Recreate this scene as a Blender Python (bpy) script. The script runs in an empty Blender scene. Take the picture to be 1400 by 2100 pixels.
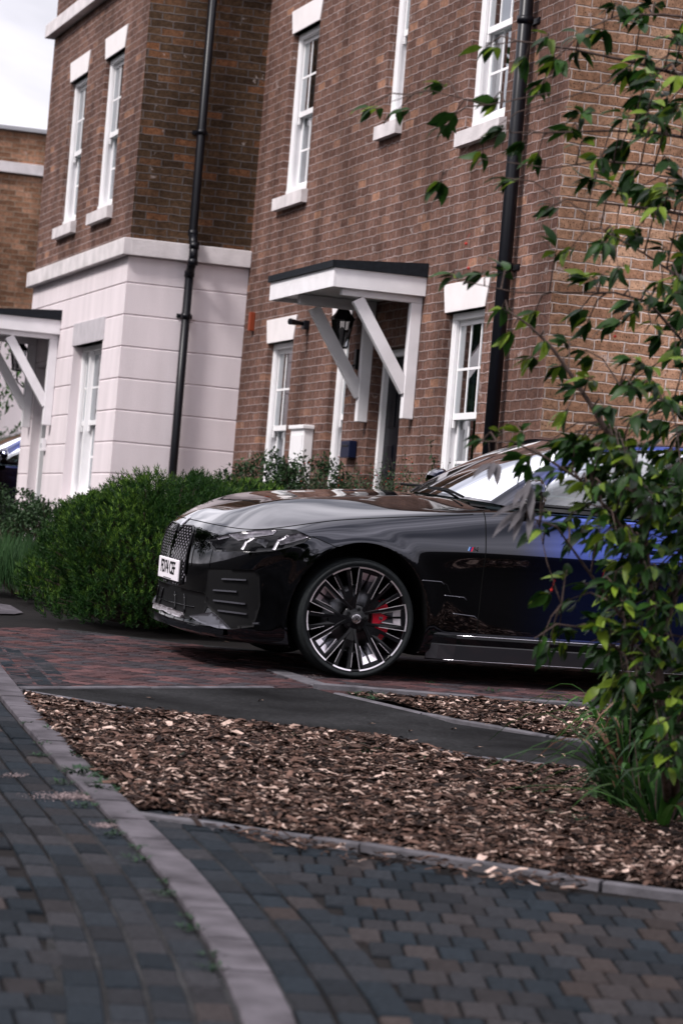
import bpy, bmesh, math, random
from math import radians as R, sin, cos, pi, sqrt, atan2
from mathutils import Vector as V, Matrix, noise
from mathutils.bvhtree import BVHTree
from mathutils.geometry import delaunay_2d_cdt
random.seed(7)
rnd = random.random
def ru(a, b): return a + (b - a) * rnd()
SC = bpy.context.scene
COL = SC.collection

# ------------------------------------------------------------------ camera
FP = 6060.0; ROLL = R(4.8); CZ = 1.423; SL = 0.04; YF = 27.0
PITCH = math.atan(85 * cos(ROLL) / FP)
cd = bpy.data.cameras.new("camera"); cam = bpy.data.objects.new("camera", cd); COL.objects.link(cam)
cd.sensor_fit = 'VERTICAL'; cd.sensor_height = 36; cd.sensor_width = 24; cd.lens = 36 * FP / 2100
cd.clip_start = .1; cd.clip_end = 2000
cd.dof.use_dof = True; cd.dof.focus_distance = 17.0; cd.dof.aperture_fstop = 4.5
cam.matrix_world = Matrix.Translation((0, 0, CZ)) @ Matrix.Rotation(pi / 2 + PITCH, 4, 'X') @ Matrix.Rotation(ROLL, 4, 'Z')
SC.camera = cam
# ------------------------------------------------------------------ light
SUN_EL, SUN_AZ = R(48), R(-128)       # azimuth of the sun measured from +Y towards +X
w = bpy.data.worlds.new("World"); SC.world = w; w.use_nodes = True
nt = w.node_tree; nt.nodes.clear()
def N(t, ty, **k):
    n = t.nodes.new(ty)
    for a, b in k.items(): setattr(n, a, b)
    return n
sky = N(nt, 'ShaderNodeTexSky', sky_type='NISHITA', sun_disc=False, sun_elevation=SUN_EL, sun_rotation=SUN_AZ)
sky.air_density = 1.0; sky.dust_density = 2.0
bg = N(nt, 'ShaderNodeBackground'); out = N(nt, 'ShaderNodeOutputWorld')
tc = N(nt, 'ShaderNodeTexCoord'); mp = N(nt, 'ShaderNodeMapping'); mp.inputs['Scale'].default_value = (1, 1, 2.6)
cn = N(nt, 'ShaderNodeTexNoise'); cn.inputs['Scale'].default_value = 2.6; cn.inputs['Detail'].default_value = 7; cn.inputs['Distortion'].default_value = .6
cr = N(nt, 'ShaderNodeValToRGB'); cr.color_ramp.elements[0].position = .36; cr.color_ramp.elements[1].position = .66
cr.color_ramp.elements[0].color = (3.0, 2.95, 3.35, 1); cr.color_ramp.elements[1].color = (13.6, 13.0, 13.8, 1)
mx = N(nt, 'ShaderNodeMix', data_type='RGBA'); mx.inputs['Factor'].default_value = .86
nt.links.new(tc.outputs['Generated'], mp.inputs['Vector']); nt.links.new(mp.outputs[0], cn.inputs['Vector'])
nt.links.new(cn.outputs[0], cr.inputs[0]); nt.links.new(sky.outputs[0], mx.inputs[6]); nt.links.new(cr.outputs[0], mx.inputs[7])
gs = N(nt, 'ShaderNodeSeparateXYZ'); nt.links.new(tc.outputs['Generated'], gs.inputs[0])      # overcast sky: brighter towards the zenith
gm = N(nt, 'ShaderNodeMapRange'); nt.links.new(gs.outputs[2], gm.inputs[0]); gm.inputs[3].default_value = .95; gm.inputs[4].default_value = 2.3
gx = N(nt, 'ShaderNodeMix', data_type='RGBA', blend_type='MULTIPLY'); gx.inputs['Factor'].default_value = 1; nt.links.new(mx.outputs[2], gx.inputs[6]); nt.links.new(gm.outputs[0], gx.inputs[7])
nt.links.new(gx.outputs[2], bg.inputs[0]); bg.inputs[1].default_value = .088
nt.links.new(bg.outputs[0], out.inputs[0])
sd = bpy.data.lights.new("sun", 'SUN'); sun = bpy.data.objects.new("sun", sd); COL.objects.link(sun)
sd.energy = 2.9; sd.angle = R(11); sd.color = (1.0, .95, .93)
sdir = V((sin(SUN_AZ) * cos(SUN_EL), cos(SUN_AZ) * cos(SUN_EL), sin(SUN_EL)))
sun.rotation_euler = sdir.to_track_quat('Z', 'Y').to_euler()
vs = SC.view_settings; vs.view_transform = 'Standard'; vs.look = 'None'; vs.exposure = 0.46; vs.gamma = 1.0
SC.render.engine = 'CYCLES'; SC.render.resolution_x = 682; SC.render.resolution_y = 1024
SC.cycles.max_bounces = 8; SC.cycles.transparent_max_bounces = 12

# ------------------------------------------------------------------ pixel helpers (survey of the photograph)
def ray(px, py):
    a = px - 700.; b = 1050. - py; c, s = cos(ROLL), sin(ROLL)
    x = (a * c - b * s) / FP; y = (a * s + b * c) / FP
    cp, sp = cos(PITCH), sin(PITCH)
    return V((x, cp - y * sp, sp + y * cp))
def gz(y): return SL * max(-12., min(y, YF))
def gpt(px, py, dz=0.):
    r = ray(px, py); t = (CZ - dz) / (SL * r.y - r.z)
    if t < 0 or t * r.y > YF: t = (SL * YF + dz - CZ) / r.z if abs(r.z) > 1e-6 else 60
    p = V((0, 0, CZ)) + r * t; p.z = gz(p.y) + dz; return p
def at(px, py, Y): r = ray(px, py); return V((0, 0, CZ)) + r * (Y / r.y)
TH = R(16.4)
FD = V((-sin(TH), cos(TH), 0)); ND = V((-cos(TH), -sin(TH), 0)); UP = V((0, 0, 1))
def on_plane(px, py, P, D):
    r = ray(px, py); det = -D.x * r.y + r.x * D.y
    s = (P.x * r.y - r.x * P.y) / det; t = (-D.x * P.y + P.x * D.y) / det
    return s, CZ + t * r.z

# ------------------------------------------------------------------ materials
MATS = {}
def mat(name, col=(.5, .5, .5), rough=.6, metal=0., coat=0., spec=.12, noise_amt=0., scale=20., bump=0., bscale=60., trans=0., attr=None, emis=None, detail=6, stretch=False):
    if name in MATS: return MATS[name]
    m = bpy.data.materials.new(name); m.use_nodes = True; t = m.node_tree; b = t.nodes['Principled BSDF']
    b.inputs['Base Color'].default_value = (*col, 1); b.inputs['Roughness'].default_value = rough
    b.inputs['Metallic'].default_value = metal; b.inputs['Coat Weight'].default_value = coat; b.inputs['Coat Roughness'].default_value = .03
    b.inputs['Specular IOR Level'].default_value = spec
    src = None
    co = N(t, 'ShaderNodeTexCoord')
    if attr:
        a = N(t, 'ShaderNodeAttribute', attribute_name=attr); src = a.outputs['Color']
    if noise_amt:
        n = N(t, 'ShaderNodeTexNoise'); n.inputs['Scale'].default_value = scale; n.inputs['Detail'].default_value = detail
        if stretch:
            q_ = N(t, 'ShaderNodeMapping'); q_.inputs['Scale'].default_value = (1.6, 1.6, .35); t.links.new(co.outputs['Object'], q_.inputs[0]); t.links.new(q_.outputs[0], n.inputs['Vector'])
        else: t.links.new(co.outputs['Object'], n.inputs['Vector'])
        r = N(t, 'ShaderNodeMapRange'); r.inputs[1].default_value = .3; r.inputs[2].default_value = .7
        r.inputs[3].default_value = 1 - noise_amt; r.inputs[4].default_value = 1 + noise_amt
        t.links.new(n.outputs[0], r.inputs[0])
        h = N(t, 'ShaderNodeMix', data_type='RGBA', blend_type='MULTIPLY'); h.inputs[0].default_value = 1
        h.inputs[6].default_value = (*col, 1)
        if src: t.links.new(src, h.inputs[6])
        t.links.new(r.outputs[0], h.inputs[7]); src = h.outputs[2]
    if src: t.links.new(src, b.inputs['Base Color'])
    if bump:
        n = N(t, 'ShaderNodeTexNoise'); n.inputs['Scale'].default_value = bscale; n.inputs['Detail'].default_value = 5
        t.links.new(co.outputs['Object'], n.inputs['Vector'])
        u = N(t, 'ShaderNodeBump'); u.inputs['Strength'].default_value = bump; u.inputs['Distance'].default_value = .01
        t.links.new(n.outputs[0], u.inputs['Height']); t.links.new(u.outputs[0], b.inputs['Normal'])
    if trans:
        tr = N(t, 'ShaderNodeBsdfTranslucent'); ms = N(t, 'ShaderNodeMixShader'); ms.inputs[0].default_value = trans
        if src: t.links.new(src, tr.inputs[0])
        else: tr.inputs[0].default_value = (*col, 1)
        o = t.nodes['Material Output']; t.links.new(b.outputs[0], ms.inputs[1]); t.links.new(tr.outputs[0], ms.inputs[2]); t.links.new(ms.outputs[0], o.inputs[0])
    MATS[name] = m; return m

def math_(t, op, a, b=None, c=None):
    n = N(t, 'ShaderNodeMath', operation=op)
    for i, x in enumerate((a, b, c)):
        if x is None: continue
        if isinstance(x, (int, float)): n.inputs[i].default_value = x
        else: t.links.new(x, n.inputs[i])
    return n.outputs[0]

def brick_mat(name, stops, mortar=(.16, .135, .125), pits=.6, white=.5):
    m = bpy.data.materials.new(name); m.use_nodes = True; t = m.node_tree; L = t.links.new; b = t.nodes['Principled BSDF']
    uv = N(t, 'ShaderNodeUVMap', uv_map='uv')
    nz = N(t, 'ShaderNodeTexNoise', noise_dimensions='2D'); nz.inputs['Scale'].default_value = 9; nz.inputs['Detail'].default_value = 3
    L(uv.outputs[0], nz.inputs['Vector'])
    sb = N(t, 'ShaderNodeVectorMath', operation='SUBTRACT'); L(nz.outputs['Color'], sb.inputs[0]); sb.inputs[1].default_value = (.5, .5, .5)
    sc = N(t, 'ShaderNodeVectorMath', operation='SCALE'); L(sb.outputs[0], sc.inputs[0]); sc.inputs['Scale'].default_value = .022
    ad = N(t, 'ShaderNodeVectorMath', operation='ADD'); L(uv.outputs[0], ad.inputs[0]); L(sc.outputs[0], ad.inputs[1])
    sp = N(t, 'ShaderNodeSeparateXYZ'); L(ad.outputs[0], sp.inputs[0])
    v = math_(t, 'DIVIDE', sp.outputs[1], .075); row = math_(t, 'FLOOR', v)
    off = math_(t, 'MULTIPLY', math_(t, 'MODULO', row, 2.0), .5)
    u = math_(t, 'ADD', math_(t, 'DIVIDE', sp.outputs[0], .225), off); colm = math_(t, 'FLOOR', u)
    fu = math_(t, 'FRACT', u); fv = math_(t, 'FRACT', v)
    du = math_(t, 'MULTIPLY', math_(t, 'MINIMUM', fu, math_(t, 'SUBTRACT', 1.0, fu)), .225)
    dv = math_(t, 'MULTIPLY', math_(t, 'MINIMUM', fv, math_(t, 'SUBTRACT', 1.0, fv)), .075)
    d = math_(t, 'MINIMUM', du, dv)
    n2 = N(t, 'ShaderNodeTexNoise', noise_dimensions='2D'); n2.inputs['Scale'].default_value = 60; n2.inputs['Detail'].default_value = 4; L(uv.outputs[0], n2.inputs['Vector'])
    d = math_(t, 'ADD', d, math_(t, 'MULTIPLY', math_(t, 'SUBTRACT', n2.outputs[0], .5), .006))
    mr = N(t, 'ShaderNodeMapRange', interpolation_type='SMOOTHSTEP'); L(d, mr.inputs[0]); mr.inputs[1].default_value = .0035; mr.inputs[2].default_value = .0075
    cb = N(t, 'ShaderNodeCombineXYZ'); L(row, cb.inputs[0]); L(colm, cb.inputs[1])
    wn = N(t, 'ShaderNodeTexWhiteNoise', noise_dimensions='2D'); L(cb.outputs[0], wn.inputs['Vector'])
    rp = N(t, 'ShaderNodeValToRGB'); e = rp.color_ramp.elements
    e[0].position = 0; e[0].color = (*stops[0][1], 1); e[1].position = 1; e[1].color = (*stops[-1][1], 1)
    for p, c in stops[1:-1]: x = e.new(p); x.color = (*c, 1)
    L(wn.outputs['Value'], rp.inputs[0])
    # tone over the face of the brick
    n3 = N(t, 'ShaderNodeTexNoise', noise_dimensions='2D'); n3.inputs['Scale'].default_value = 22; n3.inputs['Detail'].default_value = 6; n3.inputs['Roughness'].default_value = .7; L(uv.outputs[0], n3.inputs['Vector'])
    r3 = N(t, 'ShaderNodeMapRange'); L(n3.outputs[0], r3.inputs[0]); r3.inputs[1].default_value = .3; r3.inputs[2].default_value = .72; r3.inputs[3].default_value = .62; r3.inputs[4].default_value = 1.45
    m1 = N(t, 'ShaderNodeMix', data_type='RGBA', blend_type='MULTIPLY'); m1.inputs[0].default_value = 1; L(rp.outputs[0], m1.inputs[6]); L(r3.outputs[0], m1.inputs[7])
    # pits
    vo = N(t, 'ShaderNodeTexNoise', noise_dimensions='2D'); vo.inputs['Scale'].default_value = 75; vo.inputs['Detail'].default_value = 2
    mpn = N(t, 'ShaderNodeMapping'); mpn.inputs['Scale'].default_value = (1, 1, 1); L(uv.outputs[0], mpn.inputs[0]); L(mpn.outputs[0], vo.inputs['Vector'])
    pm = N(t, 'ShaderNodeMapRange'); L(vo.outputs[0], pm.inputs[0]); pm.inputs[1].default_value = .655; pm.inputs[2].default_value = .69; pm.inputs[4].default_value = pits
    m2 = N(t, 'ShaderNodeMix', data_type='RGBA'); L(pm.outputs[0], m2.inputs[0]); L(m1.outputs[2], m2.inputs[6]); m2.inputs[7].default_value = (.02, .014, .012, 1)
    # efflorescence
    wz = N(t, 'ShaderNodeTexNoise', noise_dimensions='2D'); wz.inputs['Scale'].default_value = 4.2; wz.inputs['Detail'].default_value = 9; wz.inputs['Roughness'].default_value = .75; L(uv.outputs[0], wz.inputs['Vector'])
    wm = N(t, 'ShaderNodeMapRange'); L(wz.outputs[0], wm.inputs[0]); wm.inputs[1].default_value = .64; wm.inputs[2].default_value = .70; wm.inputs[4].default_value = white
    m3 = N(t, 'ShaderNodeMix', data_type='RGBA'); L(wm.outputs[0], m3.inputs[0]); L(m2.outputs[2], m3.inputs[6]); m3.inputs[7].default_value = (.5, .44, .42, 1)
    # mortar with pale and dark stretches
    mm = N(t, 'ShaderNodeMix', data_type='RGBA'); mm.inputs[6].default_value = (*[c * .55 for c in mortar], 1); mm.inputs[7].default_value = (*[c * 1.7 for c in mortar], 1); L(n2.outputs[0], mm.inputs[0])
    m4 = N(t, 'ShaderNodeMix', data_type='RGBA'); L(mr.outputs[0], m4.inputs[0]); L(mm.outputs[2], m4.inputs[6]); L(m3.outputs[2], m4.inputs[7])
    # broad weathering
    bz = N(t, 'ShaderNodeTexNoise', noise_dimensions='2D'); bz.inputs['Scale'].default_value = .9; bz.inputs['Detail'].default_value = 6; bm_ = N(t, 'ShaderNodeMapping'); bm_.inputs['Scale'].default_value = (2.4, .55, 1); L(uv.outputs[0], bm_.inputs[0]); L(bm_.outputs[0], bz.inputs['Vector'])
    br = N(t, 'ShaderNodeMapRange'); L(bz.outputs[0], br.inputs[0]); br.inputs[1].default_value = .3; br.inputs[2].default_value = .7; br.inputs[3].default_value = .66; br.inputs[4].default_value = 1.24
    m5 = N(t, 'ShaderNodeMix', data_type='RGBA', blend_type='MULTIPLY'); m5.inputs[0].default_value = 1; L(m4.outputs[2], m5.inputs[6]); L(br.outputs[0], m5.inputs[7])
    L(m5.outputs[2], b.inputs['Base Color']); b.inputs['Roughness'].default_value = .85; b.inputs['Specular IOR Level'].default_value = .04
    h = math_(t, 'ADD', math_(t, 'MULTIPLY', mr.outputs[0], 1.0), math_(t, 'MULTIPLY', math_(t, 'SUBTRACT', n3.outputs[0], pm.outputs[0]), .45))
    bp = N(t, 'ShaderNodeBump'); bp.inputs['Strength'].default_value = .9; bp.inputs['Distance'].default_value = .008; L(h, bp.inputs['Height']); L(bp.outputs[0], b.inputs['Normal'])
    return m

M_brick = brick_mat('facade_brick', [(0, (.105, .058, .047)), (.35, (.128, .072, .057)), (.85, (.155, .088, .069)), (.96, (.18, .10, .075)), (1, (.28, .15, .10))], mortar=(.22, .17, .16))
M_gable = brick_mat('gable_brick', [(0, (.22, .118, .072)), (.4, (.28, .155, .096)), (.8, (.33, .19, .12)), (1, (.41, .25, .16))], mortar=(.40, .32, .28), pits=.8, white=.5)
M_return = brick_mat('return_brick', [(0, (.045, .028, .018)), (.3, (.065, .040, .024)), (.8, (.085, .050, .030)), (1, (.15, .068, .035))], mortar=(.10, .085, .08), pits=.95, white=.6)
M_farbrick = brick_mat('far_brick', [(0, (.15, .078, .048)), (.5, (.22, .115, .07)), (1, (.31, .17, .11))], mortar=(.22, .17, .13))
M_stucco = mat('stucco', (.70, .63, .65), .9, noise_amt=.09, scale=2.2, bump=.35, bscale=110, stretch=True)
M_stone = mat('stone', (.60, .56, .565), .85, noise_amt=.16, scale=5, bump=.3, bscale=60)
M_lintel = mat('lintel_stone', (.74, .70, .70), .8, noise_amt=.05, scale=4, bump=.15)
M_white = mat('white_paint', (.80, .79, .80), .35, noise_amt=.03, scale=8)
M_white2 = mat('white_timber', (.76, .74, .76), .5, noise_amt=.06, scale=6, bump=.1)
M_black = mat('black_metal', (.004, .0045, .007), .35, spec=.25)
M_felt = mat('roof_felt', (.012, .014, .018), .7, noise_amt=.3, scale=30)
M_door = mat('door_black', (.003, .0035, .007), .3, spec=.08)
M_slate = mat('slate', (.06, .065, .075), .6, noise_amt=.3, scale=8)
M_rubber = mat('rubber', (.012, .014, .015), .65, noise_amt=.3, scale=90, bump=.15, bscale=300)
M_orange = mat('orange_plastic', (.22, .045, .02), .5)
M_grey = mat('grey_plastic', (.35, .35, .37), .5)
def glass_mat(name, tint, tr, rough=.0, k=1.0):
    m = bpy.data.materials.new(name); m.use_nodes = True; t = m.node_tree; L = t.links.new; t.nodes.remove(t.nodes['Principled BSDF'])
    g = N(t, 'ShaderNodeBsdfGlossy'); g.inputs['Roughness'].default_value = rough; g.inputs[0].default_value = (.95, .97, 1, 1)
    tp = N(t, 'ShaderNodeBsdfTransparent'); tp.inputs[0].default_value = (*tint, 1)
    f = N(t, 'ShaderNodeFresnel'); f.inputs[0].default_value = 1.5
    fm = math_(t, 'MULTIPLY_ADD', f.outputs[0], k, tr); fm = math_(t, 'MINIMUM', fm, 1.0)
    ms = N(t, 'ShaderNodeMixShader'); L(fm, ms.inputs[0]); L(tp.outputs[0], ms.inputs[1]); L(g.outputs[0], ms.inputs[2])
    L(ms.outputs[0], t.nodes['Material Output'].inputs[0]); return m
M_glass = glass_mat('window_glass', (.42, .55, .56), .01, k=.5)
M_lglass = glass_mat('lantern_glass', (.5, .5, .5), .03)
M_carglass = glass_mat('car_glass', (.30, .42, .42), .05)

# ------------------------------------------------------------------ object helpers
WM = {}   # world matrix of things and parts
def empty(name, label, cat, loc, group=None, mw=None):
    o = bpy.data.objects.new(name, None); COL.objects.link(o); o.empty_display_size = .2
    m = mw if mw is not None else Matrix.Translation(loc)
    o.matrix_world = m; WM[o] = m; o['label'] = label; o['category'] = cat
    if group: o['group'] = group
    return o
def tag(o, label=None, cat=None, group=None, kind=None):
    if label: o['label'] = label
    if cat: o['category'] = cat
    if group: o['group'] = group
    if kind: o['kind'] = kind
    return o
def mkobj(name, verts, faces, mats, parent=None, local=False, smooth=False, uvs=None, cols=None, fm=None, base=None):
    """verts in world coordinates unless local; a top-level mesh gets its origin at base"""
    me = bpy.data.meshes.new(name)
    if parent is not None:
        if not local:
            inv = WM[parent].inverted(); verts = [inv @ V(v) for v in verts]
    elif base is not None:
        b = V(base); verts = [V(v) - b for v in verts]
    me.from_pydata([tuple(v) for v in verts], [], faces)
    if not isinstance(mats, (list, tuple)): mats = [mats]
    for m in mats: me.materials.append(m)
    if fm: me.polygons.foreach_set('material_index', fm)
    if uvs:
        ul = me.uv_layers.new(name='uv'); flat = []
        for f in uvs:
            for c in f: flat += [c[0], c[1]]
        ul.data.foreach_set('uv', flat)
    if cols:
        ca = me.color_attributes.new('col', 'FLOAT_COLOR', 'CORNER'); flat = []
        for f, c in zip(faces, cols):
            for _ in f: flat += [c[0], c[1], c[2], 1]
        ca.data.foreach_set('color', flat)
    if smooth: me.polygons.foreach_set('use_smooth', [True] * len(me.polygons))
    me.update()
    o = bpy.data.objects.new(name, me); COL.objects.link(o)
    if parent is not None: o.parent = parent; WM[o] = WM[parent]
    else:
        if base is not None: o.location = base; WM[o] = Matrix.Translation(base)
        else: WM[o] = Matrix.Identity(4)
    return o
class MB:
    """collects shapes in one frame: origin o, axes x (along), y (out), z (up)"""
    def __init__(s, o=(0, 0, 0), x=(1, 0, 0), y=(0, 1, 0), z=(0, 0, 1)):
        s.o, s.x, s.y, s.z = V(o), V(x), V(y), V(z); s.v = []; s.f = []; s.uv = []; s.c = []
    def P(s, a, b, c): return s.o + s.x * a + s.y * b + s.z * c
    def face(s, pts, uv=None, col=None):
        n = len(s.v); s.v += [V(p) for p in pts]; s.f.append(list(range(n, n + len(pts))))
        s.uv.append(uv or [(p[0] + p[1], p[2]) for p in pts])
        if col: s.c.append(col)
        return s
    def lface(s, pts, uv=None, col=None):
        return s.face([s.P(*p) for p in pts], uv or [(p[0] + p[1], p[2]) for p in pts], col)
    def box(s, x0, x1, y0, y1, z0, z1, bev=0., col=None, taper=None):
        """taper=(dx,) widens the top along x"""
        dx = taper or 0.
        if bev <= 0:
            c = [(x0, y0, z0), (x1, y0, z0), (x1, y1, z0), (x0, y1, z0), (x0 - dx, y0, z1), (x1 + dx, y0, z1), (x1 + dx, y1, z1), (x0 - dx, y1, z1)]
            for f in ((0, 3, 2, 1), (4, 5, 6, 7), (0, 1, 5, 4), (1, 2, 6, 5), (2, 3, 7, 6), (3, 0, 4, 7)): s.lface([c[i] for i in f], col=col)
        else:
            bm = bmesh.new(); bmesh.ops.create_cube(bm, size=1)
            for v in bm.verts:
                hx = dx if v.co.z > 0 else 0
                v.co = V(((x1 + hx) if v.co.x > 0 else (x0 - hx), y1 if v.co.y > 0 else y0, z1 if v.co.z > 0 else z0))
            bmesh.ops.bevel(bm, geom=bm.edges[:], offset=bev, segments=2, profile=.5, affect='EDGES')
            for f in bm.faces: s.lface([tuple(v.co) for v in f.verts], col=col)
            bm.free()
        return s
    def beam(s, a, b, wdt, hgt, side=None):
        """square bar between frame points a and b"""
        a, b = s.P(*a), s.P(*b); d = (b - a).normalized(); sd = V(side).normalized() if side else (d.cross(UP)).normalized()
        up = sd.cross(d).normalized(); n = len(s.v)
        for p in (a, b):
            for i, j in ((-1, -1), (1, -1), (1, 1), (-1, 1)): s.v.append(p + sd * (i * wdt / 2) + up * (j * hgt / 2))
        for f in ((0, 3, 2, 1), (4, 5, 6, 7), (0, 1, 5, 4), (1, 2, 6, 5), (2, 3, 7, 6), (3, 0, 4, 7)):
            s.f.append([n + i for i in f]); s.uv.append([(0, 0)] * 4)
        return s
    def tube(s, pts, r, seg=8, caps=True, world=False):
        pts = [V(p) if world else s.P(*p) for p in pts]; n0 = len(s.v); k = len(pts)
        rs = r if isinstance(r, (list, tuple)) else [r] * k
        prev = None
        for i, p in enumerate(pts):
            d = (pts[min(i + 1, k - 1)] - pts[max(i - 1, 0)]).normalized()
            if prev is None: a = d.orthogonal().normalized()
            else: a = (prev - d * prev.dot(d)).normalized()
            prev = a; b = d.cross(a)
            for j in range(seg): s.v.append(p + (a * cos(2 * pi * j / seg) + b * sin(2 * pi * j / seg)) * rs[i])
        for i in range(k - 1):
            for j in range(seg):
                a, b = n0 + i * seg + j, n0 + i * seg + (j + 1) % seg
                s.f.append([a, b, b + seg, a + seg]); s.uv.append([(0, 0)] * 4)
        if caps:
            s.f.append([n0 + j for j in range(seg)][::-1]); s.uv.append([(0, 0)] * seg)
            s.f.append([n0 + (k - 1) * seg + j for j in range(seg)]); s.uv.append([(0, 0)] * seg)
        return s
    def lathe(s, prof, seg=24, axis='y', c=(0, 0, 0)):
        """profile of (radius, height along axis) turned about c"""
        n0 = len(s.v); k = len(prof)
        for r, h in prof:
            for j in range(seg):
                a = 2 * pi * j / seg
                q = (c[0] + r * cos(a), c[1] + h, c[2] + r * sin(a)) if axis == 'y' else (c[0] + r * cos(a), c[1] + r * sin(a), c[2] + h)
                s.v.append(s.P(*q))
        for i in range(k - 1):
            for j in range(seg):
                a, b = n0 + i * seg + j, n0 + i * seg + (j + 1) % seg
                s.f.append([a, b, b + seg, a + seg]); s.uv.append([(0, 0)] * 4)
        return s
    def build(s, name, m, parent=None, smooth=False, base=None, fm=None, local=False):
        return mkobj(name, s.v, s.f, m, parent, local=local, smooth=smooth, uvs=s.uv, cols=s.c if s.c and len(s.c) == len(s.f) else None, base=base, fm=fm)
def copy_tree(o, parent=None, skip=()):
    c = o.copy(); COL.objects.link(c); c.parent = parent
    for ch in list(o.children):
        if ch.name.split('.')[0] not in skip: copy_tree(ch, c, skip)
    return c

# ------------------------------------------------------------------ ground
def struct(o, name=None): o['kind'] = 'structure'; return o
M_soil = mat('soil', (.006, .005, .005), .95, noise_amt=.4, scale=3, bump=.6, bscale=12)
g = MB()
ys = [-400, -12, -6, 0, 6, 12, 18, 24, YF, 34, 60, 500]
for a, b in zip(ys[:-1], ys[1:]):
    g.face([(-400, a, gz(a) - .014), (400, a, gz(a) - .014), (400, b, gz(b) - .014), (-400, b, gz(b) - .014)])
struct(g.build('ground', M_soil))
def sheet(name, px, m, dz, sub=0):
    pts = [gpt(*p, dz) if len(p) == 2 else V((p[0], p[1], gz(p[1]) + dz)) for p in px]
    tri = delaunay_2d_cdt([V((p.x, p.y)) for p in pts], [], [list(range(len(pts)))], 1, 1e-5)
    vv = [(q.x, q.y, gz(q.y) + dz) for q in tri[0]]
    return mkobj(name, vv, [list(f) for f in tri[2]], m)
def asphalt(name, c):
    m = bpy.data.materials.new(name); m.use_nodes = True; t = m.node_tree; L = t.links.new; b = t.nodes['Principled BSDF']
    co = N(t, 'ShaderNodeTexCoord'); n = N(t, 'ShaderNodeTexNoise'); n.inputs['Scale'].default_value = 38; n.inputs['Detail'].default_value = 9; n.inputs['Roughness'].default_value = .95; L(co.outputs['Object'], n.inputs[0])
    n2 = N(t, 'ShaderNodeTexNoise'); n2.inputs['Scale'].default_value = 1.6; n2.inputs['Detail'].default_value = 6; L(co.outputs['Object'], n2.inputs[0])
    r = N(t, 'ShaderNodeValToRGB'); e = r.color_ramp.elements; e[0].position = .38; e[0].color = (c * .35, c * .37, c * .4, 1); e[1].position = .66; e[1].color = (c * 3.2, c * 3.2, c * 3.3, 1)
    x = e.new(.54); x.color = (c, c, c * 1.05, 1)
    L(n.outputs[0], r.inputs[0]); mr = N(t, 'ShaderNodeMapRange'); L(n2.outputs[0], mr.inputs[0]); mr.inputs[1].default_value = .3; mr.inputs[2].default_value = .7; mr.inputs[3].default_value = .42; mr.inputs[4].default_value = 1.8
    q = N(t, 'ShaderNodeMix', data_type='RGBA', blend_type='MULTIPLY'); q.inputs[0].default_value = 1; L(r.outputs[0], q.inputs[6]); L(mr.outputs[0], q.inputs[7]); L(q.outputs[2], b.inputs['Base Color'])
    b.inputs['Roughness'].default_value = .9; b.inputs['Specular IOR Level'].default_value = .03
    bp = N(t, 'ShaderNodeBump'); bp.inputs['Strength'].default_value = .6; bp.inputs['Distance'].default_value = .004; L(n.outputs[0], bp.inputs['Height']); L(bp.outputs[0], b.inputs['Normal']); return m
M_asph = asphalt('asphalt', .022); M_asph2 = asphalt('path_asphalt', .014)
M_kerb = mat('kerb_concrete', (.072, .066, .074), .85, spec=.03, noise_amt=.42, scale=6, bump=.3, bscale=80)
M_kerbd = mat('edging_concrete', (.082, .078, .086), .85, spec=.03, noise_amt=.35, scale=9, bump=.3, bscale=80)
M_block = mat('paving_block', (.1, .1, .1), .88, attr='col', noise_amt=.3, scale=60, bump=.5, bscale=150, spec=.04)

def inpoly(x, y, poly):
    c = False; n = len(poly)
    for i in range(n):
        x1, y1 = poly[i][0], poly[i][1]; x2, y2 = poly[i - 1][0], poly[i - 1][1]
        if (y1 > y) != (y2 > y) and x < (x2 - x1) * (y - y1) / (y2 - y1) + x1: c = not c
    return c
K1 = [(-60, 1320), (-12, 1378), (22, 1425), (75, 1485), (115, 1528), (165, 1585), (215, 1632), (272, 1690), (325, 1742), (385, 1812), (440, 1885), (490, 1965), (530, 2040), (565, 2130), (600, 2260)]   # kerb centre line
k1w = [gpt(*p) for p in K1]
K2 = [(262, 1672), (330, 1668), (400, 1680), (520, 1702), (650, 1722), (760, 1742), (900, 1766), (1050, 1792), (1200, 1815), (1400, 1842), (1600, 1868), (1900, 1905)]
k2w = [gpt(*p) for p in K2]
EU = [(36, 1414), (200, 1413), (420, 1411), (640, 1411)]                          # upper edge of the asphalt path
EL = [(38, 1417), (120, 1432), (240, 1455), (420, 1474), (600, 1491), (800, 1519), (980, 1560), (1100, 1574), (1260, 1590), (1500, 1612), (1900, 1650)]
M2U = [(640, 1411), (700, 1420), (940, 1436), (1120, 1448), (1310, 1459), (1500, 1470), (1900, 1490)]     # edging above far chips
M2L = [(690, 1424), (770, 1437), (930, 1484), (1060, 1504), (1260, 1532), (1500, 1560), (1900, 1600)]
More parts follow.
